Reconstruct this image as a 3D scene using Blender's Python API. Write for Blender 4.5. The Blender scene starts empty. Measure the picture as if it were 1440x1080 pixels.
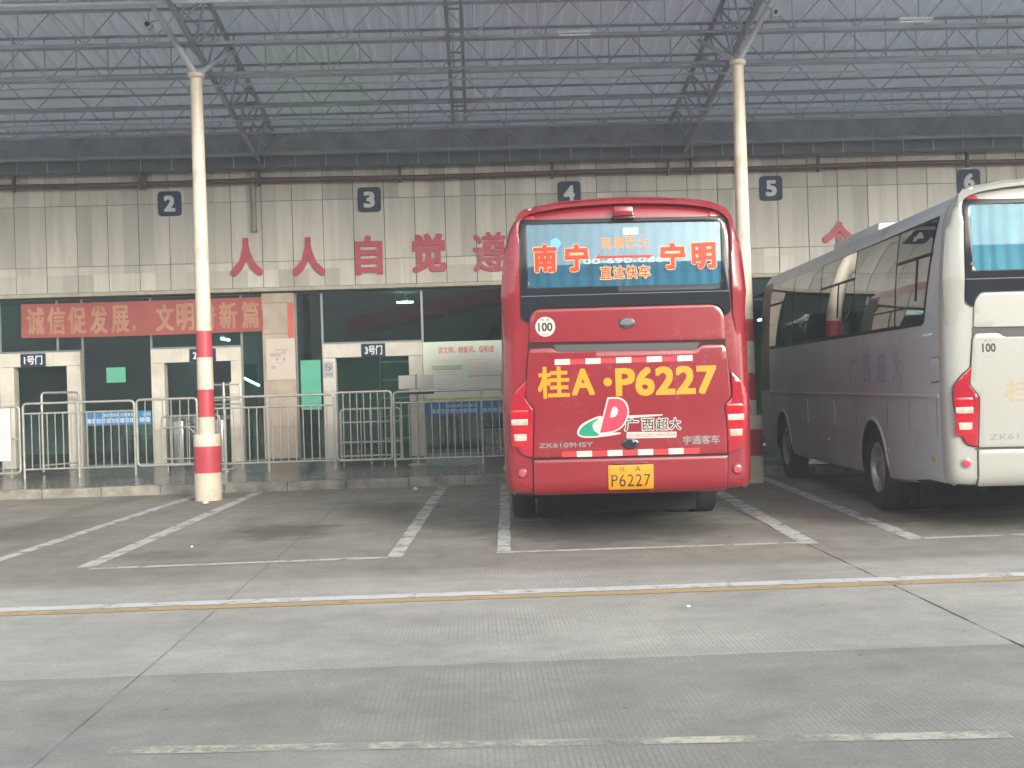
import bpy, bmesh, math, random
from mathutils import Vector, Matrix
random.seed(7)
R = math.radians
S = bpy.context.scene
C = S.collection

# ------------------------------------------------------------------ camera, sky, sun, exposure
cam = bpy.data.cameras.new("camera")
cam.sensor_width = 36.0
cam.lens = 45.0
cam.clip_start, cam.clip_end = 0.1, 1000
cob = bpy.data.objects.new("camera", cam)
C.objects.link(cob)
def cam_basis(pitch, roll, yaw):
    cy, sy, cp, sp = math.cos(yaw), math.sin(yaw), math.cos(pitch), math.sin(pitch)
    f = Vector((sy * cp, cy * cp, sp)); r = Vector((cy, -sy, 0)); u = r.cross(f)
    c, s = math.cos(roll), math.sin(roll)
    return c * r + s * u, -s * r + c * u, f
r_, u_, f_ = cam_basis(0.0014, -0.0306, 0.028)
M = Matrix((r_, u_, -f_)).transposed().to_4x4()
M.translation = Vector((0, 0, 1.604))
cob.matrix_world = M
S.camera = cob

SUN_EL, SUN_AZ = R(18), R(150)          # azimuth clockwise from +Y: behind the camera, to the right
w = bpy.data.worlds.new("World"); S.world = w; w.use_nodes = True
sky = w.node_tree.nodes.new("ShaderNodeTexSky")
sky.sky_type = 'NISHITA'; sky.sun_disc = False
sky.sun_elevation = SUN_EL; sky.sun_rotation = SUN_AZ
sky.air_density = 1.0; sky.dust_density = 2.0; sky.ozone_density = 1.0
hs = w.node_tree.nodes.new("ShaderNodeHueSaturation"); hs.inputs['Saturation'].default_value = 0.32      # milky overcast
w.node_tree.links.new(sky.outputs[0], hs.inputs['Color'])
tn = w.node_tree.nodes.new("ShaderNodeMix"); tn.data_type = 'RGBA'; tn.blend_type = 'MULTIPLY'; tn.inputs['Factor'].default_value = 1.0
tn.inputs['B'].default_value = (1.0, 1.0, .968, 1)                      # warm white balance of the hazy day
w.node_tree.links.new(hs.outputs[0], tn.inputs['A'])
w.node_tree.links.new(tn.outputs['Result'], w.node_tree.nodes['Background'].inputs[0])
w.node_tree.nodes['Background'].inputs[1].default_value = 0.15
sl = bpy.data.lights.new("sun", 'SUN'); sl.energy = 1.0; sl.angle = R(14); sl.color = (1.0, 0.93, 0.82)
so = bpy.data.objects.new("sun", sl); C.objects.link(so)
sd = Vector((math.sin(SUN_AZ) * math.cos(SUN_EL), math.cos(SUN_AZ) * math.cos(SUN_EL), math.sin(SUN_EL)))
so.rotation_euler = sd.to_track_quat('Z', 'Y').to_euler()
so.location = (10, -20, 12)
S.view_settings.view_transform = 'Standard'
S.view_settings.look = 'None'
S.view_settings.exposure = 1.5
S.view_settings.gamma = 1
S.cycles.use_denoising = True
S.cycles.max_bounces = 8
S.cycles.transparent_max_bounces = 12
S.cycles.caustics_reflective = False
S.cycles.caustics_refractive = False

# ------------------------------------------------------------------ materials
MATS = {}
def nodes_of(m):
    return m.node_tree.nodes, m.node_tree.links
def mat(name, col, rough=0.5, metal=0.0, coat=0.0, var=0.0, scale=3.0, bump=0.0, bscale=40.0, spec=0.5, dirt=None, dscale=1.2, damt=0.5, emit=0.0):
    if name in MATS: return MATS[name]
    m = bpy.data.materials.new(name); m.use_nodes = True
    N, L = nodes_of(m)
    b = N['Principled BSDF']
    b.inputs['Base Color'].default_value = (*col, 1)
    b.inputs['Roughness'].default_value = rough
    b.inputs['Metallic'].default_value = metal
    b.inputs['Coat Weight'].default_value = coat
    b.inputs['Coat Roughness'].default_value = 0.04
    b.inputs['Specular IOR Level'].default_value = spec
    if emit:
        b.inputs['Emission Color'].default_value = (*col, 1); b.inputs['Emission Strength'].default_value = emit
    tc = N.new('ShaderNodeTexCoord')
    last = None
    if var or dirt:
        n = N.new('ShaderNodeTexNoise'); n.inputs['Scale'].default_value = scale; n.inputs['Detail'].default_value = 6
        L.new(tc.outputs['Object'], n.inputs['Vector'])
        mr = N.new('ShaderNodeMapRange'); mr.inputs['From Min'].default_value = 0.3; mr.inputs['From Max'].default_value = 0.7
        mr.inputs['To Min'].default_value = 1 - var; mr.inputs['To Max'].default_value = 1 + var
        L.new(n.outputs['Fac'], mr.inputs['Value'])
        mx = N.new('ShaderNodeMix'); mx.data_type = 'RGBA'; mx.blend_type = 'MULTIPLY'; mx.inputs['Factor'].default_value = 1
        mx.inputs['A'].default_value = (*col, 1)
        L.new(mr.outputs['Result'], mx.inputs['B'])
        last = mx.outputs['Result']
        if dirt:
            n2 = N.new('ShaderNodeTexNoise'); n2.inputs['Scale'].default_value = dscale; n2.inputs['Detail'].default_value = 9; n2.inputs['Roughness'].default_value = 0.7
            L.new(tc.outputs['Object'], n2.inputs['Vector'])
            mr2 = N.new('ShaderNodeMapRange'); mr2.inputs['From Min'].default_value = 0.5; mr2.inputs['From Max'].default_value = 0.75
            mr2.inputs['To Max'].default_value = damt
            L.new(n2.outputs['Fac'], mr2.inputs['Value'])
            mx2 = N.new('ShaderNodeMix'); mx2.data_type = 'RGBA'
            L.new(mr2.outputs['Result'], mx2.inputs['Factor']); L.new(last, mx2.inputs['A'])
            mx2.inputs['B'].default_value = (*dirt, 1)
            last = mx2.outputs['Result']
            rr = N.new('ShaderNodeMapRange'); rr.inputs['To Min'].default_value = rough; rr.inputs['To Max'].default_value = min(1, rough + 0.35)
            L.new(mr2.outputs['Result'], rr.inputs['Value']); L.new(rr.outputs['Result'], b.inputs['Roughness'])
        L.new(last, b.inputs['Base Color'])
    if bump:
        n3 = N.new('ShaderNodeTexNoise'); n3.inputs['Scale'].default_value = bscale; n3.inputs['Detail'].default_value = 4
        L.new(tc.outputs['Object'], n3.inputs['Vector'])
        bp = N.new('ShaderNodeBump'); bp.inputs['Strength'].default_value = bump; bp.inputs['Distance'].default_value = 0.01
        L.new(n3.outputs['Fac'], bp.inputs['Height']); L.new(bp.outputs['Normal'], b.inputs['Normal'])
    MATS[name] = m
    return m

def glass(name, tint, refl=0.8, rough=0.01, ior=1.6):
    """thin window film: tinted see-through layer under a fresnel reflection"""
    if name in MATS: return MATS[name]
    m = bpy.data.materials.new(name); m.use_nodes = True
    N, L = nodes_of(m); N.remove(N['Principled BSDF'])
    out = N['Material Output']
    t = N.new('ShaderNodeBsdfTransparent'); t.inputs[0].default_value = (*tint, 1)
    g = N.new('ShaderNodeBsdfGlossy'); g.inputs['Roughness'].default_value = rough
    g.inputs['Color'].default_value = (refl, refl * 1.03, refl * 1.05, 1)
    fr = N.new('ShaderNodeFresnel'); fr.inputs['IOR'].default_value = ior
    mx = N.new('ShaderNodeMixShader')
    L.new(fr.outputs[0], mx.inputs[0]); L.new(t.outputs[0], mx.inputs[1]); L.new(g.outputs[0], mx.inputs[2])
    L.new(mx.outputs[0], out.inputs['Surface'])
    MATS[name] = m
    return m

# ------------------------------------------------------------------ object helpers
def link(name, bm, m, parent=None, smooth=None):
    me = bpy.data.meshes.new(name)
    bmesh.ops.recalc_face_normals(bm, faces=bm.faces[:])
    bm.to_mesh(me); bm.free()
    for x in (m if isinstance(m, (list, tuple)) else [m]): me.materials.append(x)
    o = bpy.data.objects.new(name, me); C.objects.link(o)
    if smooth is not None:
        for p in me.polygons: p.use_smooth = True
        me.set_sharp_from_angle(angle=R(smooth))
    if parent is not None: o.parent = parent
    return o
def tag(o, label, cat, group=None):
    o['label'] = label; o['category'] = cat
    if group: o['group'] = group
    return o
def thing(name, label, cat, loc=(0, 0, 0), rz=0.0, group=None):
    o = bpy.data.objects.new(name, None); C.objects.link(o)
    o.empty_display_size = 0.2
    o.location = loc; o.rotation_euler = (0, 0, rz)
    return tag(o, label, cat, group)
def struct(o):
    o['kind'] = 'structure'; return o

def box(bm, x0, x1, y0, y1, z0, z1, mi=0, bev=0.0):
    r = bmesh.ops.create_cube(bm, size=1)
    vs = r['verts']
    for v in vs:
        v.co = Vector((x0 + (v.co.x + .5) * (x1 - x0), y0 + (v.co.y + .5) * (y1 - y0), z0 + (v.co.z + .5) * (z1 - z0)))
    fs = set(f for v in vs for f in v.link_faces)
    for f in fs: f.material_index = mi
    if bev:
        es = list(set(e for v in vs for e in v.link_edges))
        rb = bmesh.ops.bevel(bm, geom=es, offset=bev, segments=2, affect='EDGES', profile=0.5)
        for f in rb['faces']: f.material_index = mi
def tube(bm, pts, r, n=8, closed=False, cap=True):
    pts = [Vector(p) for p in pts]
    rings = []
    k = len(pts)
    up = None
    for i, p in enumerate(pts):
        a = pts[(i - 1) % k] if (closed or i > 0) else p
        b = pts[(i + 1) % k] if (closed or i < k - 1) else p
        t = (b - a).normalized()
        if up is None:
            up = Vector((0, 0, 1)) if abs(t.z) < .9 else Vector((0, 1, 0))
        s = t.cross(up)
        if s.length < 1e-5:
            up = Vector((1, 0, 0)); s = t.cross(up)
        s.normalize(); q = s.cross(t).normalized(); up = q
        rr = r[i] if isinstance(r, (list, tuple)) else r
        rings.append([bm.verts.new(p + rr * (math.cos(2 * math.pi * j / n) * s + math.sin(2 * math.pi * j / n) * q)) for j in range(n)])
    for i in range(k if closed else k - 1):
        A, B = rings[i], rings[(i + 1) % k]
        for j in range(n):
            bm.faces.new((A[j], A[(j + 1) % n], B[(j + 1) % n], B[j]))
    if cap and not closed:
        bm.faces.new(rings[0]); bm.faces.new(rings[-1][::-1])
def lathe(bm, prof, n=32, axis='z', mi=None, off=(0, 0, 0)):
    rings = []
    for r, h in prof:
        ring = []
        for j in range(n):
            a = 2 * math.pi * j / n
            c, s = r * math.cos(a), r * math.sin(a)
            p = (c, s, h) if axis == 'z' else ((h, c, s) if axis == 'x' else (c, h, s))
            ring.append(bm.verts.new(Vector(p) + Vector(off)))
        rings.append(ring)
    for i in range(len(rings) - 1):
        for j in range(n):
            f = bm.faces.new((rings[i][j], rings[i][(j + 1) % n], rings[i + 1][(j + 1) % n], rings[i + 1][j]))
            if mi: f.material_index = mi[i]
    return rings
def sheet(name, poly, z, m):
    bm = bmesh.new()
    bm.faces.new([bm.verts.new((x, y, z)) for x, y in poly])
    return struct(link(name, bm, m))
def catmull(pts, k=6, closed=False):
    out = []
    n = len(pts)
    for i in range(n if closed else n - 1):
        p1, p2 = pts[i], pts[(i + 1) % n]
        p0 = pts[(i - 1) % n] if (closed or i > 0) else p1
        p3 = pts[(i + 2) % n] if (closed or i < n - 2) else p2
        for j in range(k):
            t = j / k
            out.append(tuple(0.5 * (2 * b + (c - a) * t + (2 * a - 5 * b + 4 * c - d) * t * t + (3 * b - a - 3 * c + d) * t ** 3) for a, b, c, d in zip(p0, p1, p2, p3)))
    if not closed: out.append(tuple(pts[-1]))
    return out
def rounded(pts, r=0.04, k=4):
    """round the corners of a polygon; r may be one radius or one per corner"""
    out = []
    n = len(pts)
    for i in range(n):
        p = Vector(pts[i]); a = Vector(pts[i - 1]) - p; b = Vector(pts[(i + 1) % n]) - p
        rr = r[i] if isinstance(r, (list, tuple)) else r
        rr = min(rr, a.length * .48, b.length * .48)
        if rr < 1e-4: out.append(tuple(p)); continue
        s, e = p + a.normalized() * rr, p + b.normalized() * rr
        for j in range(k + 1):
            t = j / k
            out.append(tuple((1 - t) ** 2 * s + 2 * t * (1 - t) * p + t * t * e))
    return out

# flat shapes are (u, v) polygons or lettering; h is the height above the surface they lie on
def flat_bm(loops):
    bm = bmesh.new()
    es = []
    for lp in loops:
        vs = [bm.verts.new((x, 0, z)) for x, z in lp]
        es += [bm.edges.new((vs[i], vs[(i + 1) % len(vs)])) for i in range(len(vs))]
    if len(loops) == 1:
        bm.faces.new(bm.verts[:])
    else:
        bmesh.ops.triangle_fill(bm, edges=es, use_beauty=True)
    bmesh.ops.recalc_face_normals(bm, faces=bm.faces[:])
    if bm.faces and sum(f.normal.y * f.calc_area() for f in bm.faces) > 0:
        bmesh.ops.reverse_faces(bm, faces=bm.faces[:])
    return bm
def text_bm(body, spacing=1.0):
    c = bpy.data.curves.new('t', 'FONT'); c.body = body; c.space_character = spacing; c.resolution_u = 3
    o = bpy.data.objects.new('t', c); C.objects.link(o)
    dg = bpy.context.evaluated_depsgraph_get()
    me = bpy.data.meshes.new_from_object(o.evaluated_get(dg))
    bm = bmesh.new(); bm.from_mesh(me)
    bpy.data.objects.remove(o); bpy.data.curves.remove(c); bpy.data.meshes.remove(me)
    for v in bm.verts: v.co = Vector((v.co.x, 0, v.co.y))
    for f in bm.faces: f.smooth = False
    return bm
def fit(bm, x0, z0, x1, z1):
    xs = [v.co.x for v in bm.verts]; zs = [v.co.z for v in bm.verts]
    a, b, c, d = min(xs), max(xs), min(zs), max(zs)
    for v in bm.verts:
        v.co.x = x0 + (v.co.x - a) / (b - a) * (x1 - x0)
        v.co.z = z0 + (v.co.z - c) / (d - c) * (z1 - z0)
    return bm
def text_fit(body, box_, bold=0.02, spacing=1.0, grow=0.0, depth_=0.0, h=0.0):
    """lettering fitted to a box and thickened to a bold weight: the same glyphs laid several times around a small square,
    each a hair above the last; grow adds an even border (the light edging of window letters)"""
    x0, z0, x1, z1 = box_
    b0 = text_bm(body, spacing)
    zs = [v.co.z for v in b0.verts]
    r = bold * (z1 - z0) / (max(zs) - min(zs)) * .7
    fit(b0, x0 + r, z0 + r, x1 - r, z1 - r)
    r += grow
    me = bpy.data.meshes.new('t'); b0.to_mesh(me); b0.free()
    out = bmesh.new()
    n = 1 if r <= 0 else (12 if grow or r > .012 else 8)
    for k in range(n):
        dx, dz = 0, 0
        if n > 1 and not grow:
            dx, dz = [(-r, -r), (0, -r), (r, -r), (r, 0), (r, r), (0, r), (-r, r), (-r, 0), (-r, -r / 2), (r, r / 2), (r / 2, -r), (-r / 2, r)][k]
        elif n > 1: dx, dz = r * math.cos(2 * math.pi * k / n), r * math.sin(2 * math.pi * k / n)
        tb = bmesh.new(); tb.from_mesh(me)
        bmesh.ops.recalc_face_normals(tb, faces=tb.faces[:])
        if tb.faces and sum(f.normal.y * f.calc_area() for f in tb.faces) > 0: bmesh.ops.reverse_faces(tb, faces=tb.faces[:])
        if depth_: solid(tb, 0, depth_ + k * .0004)
        else:
            for v in tb.verts: v.co.y = -(h + k * .00012)
        for v in tb.verts: v.co.x += dx; v.co.z += dz
        m2 = bpy.data.meshes.new('t'); tb.to_mesh(m2); tb.free(); out.from_mesh(m2); bpy.data.meshes.remove(m2)
    bpy.data.meshes.remove(me)
    return out
def solid(bm, h0, h1, bev=0.0, seg=2):
    """give a flat shape thickness from h0 to h1 (towards -y), with a bevelled rim"""
    top = bm.faces[:]
    for v in bm.verts: v.co.y = -h0
    r = bmesh.ops.extrude_face_region(bm, geom=top)
    vs = [g for g in r['geom'] if isinstance(g, bmesh.types.BMVert)]
    fs = [g for g in r['geom'] if isinstance(g, bmesh.types.BMFace)]
    for v in vs: v.co.y = -h1
    if bev:
        fset = set(fs)
        es = [e for f in fs for e in f.edges if len([g for g in e.link_faces if g in fset]) == 1]
        bmesh.ops.bevel(bm, geom=list(set(es)), offset=bev, segments=seg, affect='EDGES', profile=0.5, clamp_overlap=True)
    return bm
def gridcut(bm, step=0.06):
    for ax in (0, 2):
        lo = min(v.co[ax] for v in bm.verts); hi = max(v.co[ax] for v in bm.verts)
        k = math.ceil(lo / step)
        while k * step < hi:
            co = Vector((0, 0, 0)); co[ax] = k * step + 0.00037
            no = Vector((0, 0, 0)); no[ax] = 1
            bmesh.ops.bisect_plane(bm, geom=bm.verts[:] + bm.edges[:] + bm.faces[:], dist=1e-5, plane_co=co, plane_no=no)
            k += 1
    return bm
def lift(bm, surf):
    for v in bm.verts: v.co = surf(v.co.x, v.co.z, -v.co.y)
    return bm
def wallpos(y):                                    # a flat vertical surface facing the camera
    return lambda x, z, h: Vector((x, y - h, z))

# ------------------------------------------------------------------ ground
def ground_material():
    m = bpy.data.materials.new("worn_concrete"); m.use_nodes = True
    N, L = nodes_of(m); b = N['Principled BSDF']
    tc = N.new('ShaderNodeTexCoord'); sep = N.new('ShaderNodeSeparateXYZ')
    L.new(tc.outputs['Object'], sep.inputs[0])
    def noise(scale, det=6, rough=.6, vec=None):
        n = N.new('ShaderNodeTexNoise'); n.inputs['Scale'].default_value = scale; n.inputs['Detail'].default_value = det; n.inputs['Roughness'].default_value = rough
        L.new(vec or tc.outputs['Object'], n.inputs['Vector']); return n.outputs['Fac']
    def rng(v, a, b_, c, d, smooth=False):
        r = N.new('ShaderNodeMapRange'); r.inputs['From Min'].default_value = a; r.inputs['From Max'].default_value = b_
        r.inputs['To Min'].default_value = c; r.inputs['To Max'].default_value = d
        if smooth: r.interpolation_type = 'SMOOTHSTEP'
        L.new(v, r.inputs['Value']); return r.outputs['Result']
    def math_(op, a, b_=None, c=None):
        n = N.new('ShaderNodeMath'); n.operation = op
        for i, q in enumerate((a, b_, c)):
            if q is None: continue
            if isinstance(q, (int, float)): n.inputs[i].default_value = q
            else: L.new(q, n.inputs[i])
        return n.outputs[0]
    def mix(fac, a, b_, blend='MIX'):
        n = N.new('ShaderNodeMix'); n.data_type = 'RGBA'; n.blend_type = blend
        if isinstance(fac, (int, float)): n.inputs['Factor'].default_value = fac
        else: L.new(fac, n.inputs['Factor'])
        for k, q in (('A', a), ('B', b_)):
            if isinstance(q, tuple): n.inputs[k].default_value = (*q, 1)
            else: L.new(q, n.inputs[k])
        return n.outputs['Result']
    X, Y = sep.outputs['X'], sep.outputs['Y']
    wob = math_('MULTIPLY', math_('SUBTRACT', noise(.7, 3), .5), .25)
    Yw = math_('ADD', Y, wob)
    # three pours of concrete: grey drive, paler strip, brownish bays
    col = mix(rng(Y, 7.415, 7.435, 0, 1), (.285, .283, .268), (.385, .381, .352))
    col = mix(rng(Yw, 10.75, 11.25, 0, 1, True), col, (.285, .27, .235))
    big = rng(noise(.35, 8, .65), .3, .7, .78, 1.2)
    col = mix(1.0, col, big, 'MULTIPLY')
    col = mix(1.0, col, rng(noise(2.2, 9, .75), .3, .7, .80, 1.16), 'MULTIPLY')
    col = mix(1.0, col, rng(noise(45, 5, .8), .25, .75, .74, 1.26), 'MULTIPLY')
    # long streaks of wear along the drive
    mp = N.new('ShaderNodeMapping'); mp.inputs['Scale'].default_value = (.25, 2.2, 1)
    L.new(tc.outputs['Object'], mp.inputs['Vector'])
    col = mix(1.0, col, rng(noise(1.0, 7, .6, mp.outputs[0]), .3, .7, .93, 1.06), 'MULTIPLY')
    # tyre tracks and oil in the bays
    mp2 = N.new('ShaderNodeMapping'); mp2.inputs['Scale'].default_value = (1.5, .22, 1)
    L.new(tc.outputs['Object'], mp2.inputs['Vector'])
    track = rng(noise(1.0, 6, .6, mp2.outputs[0]), .52, .7, 0, .35)
    col = mix(math_('MULTIPLY', track, rng(Y, 10.5, 12.5, 0, 1)), col, (.06, .057, .055))
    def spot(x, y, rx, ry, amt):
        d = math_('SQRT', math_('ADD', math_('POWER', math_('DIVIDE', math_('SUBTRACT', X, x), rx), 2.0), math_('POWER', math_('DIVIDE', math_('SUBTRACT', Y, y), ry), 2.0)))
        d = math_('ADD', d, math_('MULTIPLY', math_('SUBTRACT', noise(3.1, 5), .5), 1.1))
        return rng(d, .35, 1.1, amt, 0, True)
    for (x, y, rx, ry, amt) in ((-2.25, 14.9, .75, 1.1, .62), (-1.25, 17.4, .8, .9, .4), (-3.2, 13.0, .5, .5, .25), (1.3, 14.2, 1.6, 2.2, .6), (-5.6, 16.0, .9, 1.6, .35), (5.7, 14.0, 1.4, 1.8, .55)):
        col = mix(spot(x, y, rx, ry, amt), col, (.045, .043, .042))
    # small dark specks
    vo = N.new('ShaderNodeTexVoronoi'); vo.inputs['Scale'].default_value = 3.1; L.new(tc.outputs['Object'], vo.inputs['Vector'])
    sp = math_('MULTIPLY', rng(vo.outputs['Distance'], .03, .07, .55, 0), rng(noise(.9, 2), .46, .55, 0, 1))
    col = mix(sp, col, (.06, .06, .06))
    # expansion joints
    def joint(v, at, wd, amt, rag=.012):
        d = math_('ABSOLUTE', math_('SUBTRACT', math_('ADD', v, math_('MULTIPLY', math_('SUBTRACT', noise(6, 3), .5), rag)), at))
        return math_('MULTIPLY', rng(d, wd * .5, wd, 1, 0), rng(noise(2.4, 5), .38, .56, amt * .25, amt))
    jj = None
    for v, at, wd, amt in ((X, -1.99, .008, .62), (X, 3.126, .013, 1.0), (X, -7.1, .016, .8), (X, 8.2, .016, .8), (Y, 7.425, .007, .45), (Y, 2.4, .012, .8), (Y, 11.0, .006, .2)):
        k = joint(v, at, wd, amt)
        jj = k if jj is None else math_('MAXIMUM', jj, k)
    col = mix(jj, col, (.03, .03, .03))
    # fine broomed grooves running away from the kerb, worn off in patches
    mp3 = N.new('ShaderNodeMapping'); mp3.inputs['Scale'].default_value = (1, .02, 1)
    L.new(tc.outputs['Object'], mp3.inputs['Vector'])
    wv = N.new('ShaderNodeTexWave'); wv.wave_type = 'BANDS'; wv.bands_direction = 'X'; wv.inputs['Scale'].default_value = 11.0
    wv.inputs['Distortion'].default_value = 3.0; wv.inputs['Detail'].default_value = 2; wv.inputs['Detail Scale'].default_value = 2.0
    L.new(mp3.outputs[0], wv.inputs['Vector'])
    band = math_('MULTIPLY', rng(X, -1.2, .4, .25, 1, True), rng(X, 1.7, 2.6, 1, .45, True))
    patch_ = math_('MULTIPLY', rng(noise(.55, 5, .6), .40, .60, 0, 1), band)
    gr = math_('MULTIPLY', rng(wv.outputs['Fac'], .0, .35, 1, 0), patch_)
    col = mix(math_('MULTIPLY', gr, .30), col, (.07, .07, .072))
    L.new(col, b.inputs['Base Color'])
    L.new(rng(noise(1.3, 5), .3, .7, .62, .9), b.inputs['Roughness'])
    b.inputs['Specular IOR Level'].default_value = .3
    hh = math_('ADD', math_('MULTIPLY', gr, -.5), math_('MULTIPLY', noise(90, 3), .5))
    bp = N.new('ShaderNodeBump'); bp.inputs['Strength'].default_value = .35; bp.inputs['Distance'].default_value = .004
    L.new(hh, bp.inputs['Height']); L.new(bp.outputs['Normal'], b.inputs['Normal'])
    return m
sheet("ground", [(-150, -150), (150, -150), (150, 150), (-150, 150)], 0, ground_material())

def paint(name, col, wear=0.35, sc=4.0):
    """road paint scuffed through to the concrete"""
    m = bpy.data.materials.new(name); m.use_nodes = True
    N, L = nodes_of(m); b = N['Principled BSDF']; out = N['Material Output']
    b.inputs['Base Color'].default_value = (*col, 1); b.inputs['Roughness'].default_value = .75
    tc = N.new('ShaderNodeTexCoord')
    n = N.new('ShaderNodeTexNoise'); n.inputs['Scale'].default_value = sc; n.inputs['Detail'].default_value = 10; n.inputs['Roughness'].default_value = .75
    L.new(tc.outputs['Object'], n.inputs['Vector'])
    r = N.new('ShaderNodeMapRange'); r.inputs['From Min'].default_value = wear - .06; r.inputs['From Max'].default_value = wear + .12
    r.inputs['To Max'].default_value = .95
    L.new(n.outputs['Fac'], r.inputs['Value'])
    t = N.new('ShaderNodeBsdfTransparent'); mx = N.new('ShaderNodeMixShader')
    L.new(r.outputs['Result'], mx.inputs[0]); L.new(t.outputs[0], mx.inputs[1]); L.new(b.outputs[0], mx.inputs[2])
    L.new(mx.outputs[0], out.inputs['Surface'])
    n2 = N.new('ShaderNodeTexNoise'); n2.inputs['Scale'].default_value = 2.5; n2.inputs['Detail'].default_value = 8
    L.new(tc.outputs['Object'], n2.inputs['Vector'])
    cr = N.new('ShaderNodeMix'); cr.data_type = 'RGBA'; cr.inputs['A'].default_value = (*[c * .72 for c in col], 1); cr.inputs['B'].default_value = (*col, 1)
    L.new(n2.outputs['Fac'], cr.inputs['Factor']); L.new(cr.outputs['Result'], b.inputs['Base Color'])
    return m
PW = paint("white_road_paint", (.66, .66, .63), .39)
PWF = paint("faded_road_paint", (.60, .575, .49), .455, 2.6)
PO = paint("orange_road_paint", (.56, .40, .20), .34, 5)
PWL = paint("white_road_paint_worn", (.72, .73, .73), .35, 5)
def line(name, a, b, wd, m, z=.004):
    d = (Vector(b) - Vector(a)); n = Vector((-d.y, d.x)).normalized() * wd / 2
    k = max(2, int(d.length / .25)); L_, R_ = [], []
    for i in range(k + 1):
        p = Vector(a) + d * i / k
        j = random.uniform(-.006, .006); j2 = random.uniform(-.006, .006)
        L_.append(tuple(p + n * (1 + j / wd * 2))); R_.append(tuple(p - n * (1 + j2 / wd * 2)))
    return sheet(name, L_ + R_[::-1], z, m)
line("parking_line", (-4.92, 12.2), (-4.52, 20.9), .15, PW)
line("parking_line", (-3.77, 12.27), (-3.58, 20.9), .17, PW)
line("parking_line", (-.83, 12.26), (-.59, 20.9), .145, PW)
line("parking_line", (.215, 12.27), (.42, 20.9), .13, PW)
line("parking_line", (3.15, 12.2), (3.52, 20.9), .18, PW)
line("parking_line", (4.21, 12.25), (4.58, 20.9), .17, PW)
line("parking_line", (-3.69, 12.16), (-.90, 12.25), .12, PW)
line("parking_line", (.28, 12.33), (3.06, 12.30), .11, PW)
line("parking_line", (4.29, 12.32), (7.4, 12.38), .12, PW)
line("drive_edge_line", (-40, 9.98), (40, 9.9), .19, PWL)
line("drive_edge_line", (-40, 9.78), (40, 9.68), .15, PO)
line("faded_marking_line", (-1.72, 5.865), (2.3, 5.575), .11, PWF)

# kerb and platform
KERB = mat("kerb_stone", (.30, .28, .235), .85, var=.35, scale=4, dirt=(.09, .085, .075), dscale=1.6, damt=.95, bump=.8, bscale=18)
TILE = mat("platform_tile", (.135, .132, .128), .20, var=.25, scale=1.2, bump=.06, bscale=8, dirt=(.08, .078, .075), damt=.5)
bm = bmesh.new()
x = -18.0
while x < 18:
    wd = random.uniform(.92, 1.05)
    o_ = random.uniform(-.008, .008); dz = random.uniform(-.006, .006)
    y0 = 21.0 - .012 * x
    box(bm, x + .004, x + wd - .004, y0 + o_, y0 + .22, -.1, .15 + dz, bev=.018)
    x += wd
struct(link("kerb", bm, KERB))
bm = bmesh.new()
pts = [(21.45, .1), (21.45, .148), (23.9, .158), (25.35, .255), (33, .26), (33, .1)]
vs = [[bm.verts.new((X_, y - (.012 * X_ if i < 2 else 0) - (.23 if i < 2 else 0), z)) for i, (y, z) in enumerate(pts)] for X_ in (-18, 18)]
for i in range(6): bm.faces.new((vs[0][i], vs[0][(i + 1) % 6], vs[1][(i + 1) % 6], vs[1][i]))
struct(link("platform", bm, TILE))

# ------------------------------------------------------------------ station building
YW = 25.49
st = thing("bus_station_building", "bus station front of cream wall panels over dark green glass with three numbered white doorways", "building", (0, YW, 0))
st_loc = Vector((0, YW, 0))
def part(name, bm, m, parent, smooth=None):
    for v in bm.verts: v.co -= parent_world(parent)
    return link(name, bm, m, parent, smooth)
def parent_world(p):
    l = Vector((0, 0, 0))
    while p is not None:
        l += p.location; p = p.parent
    return l

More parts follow.
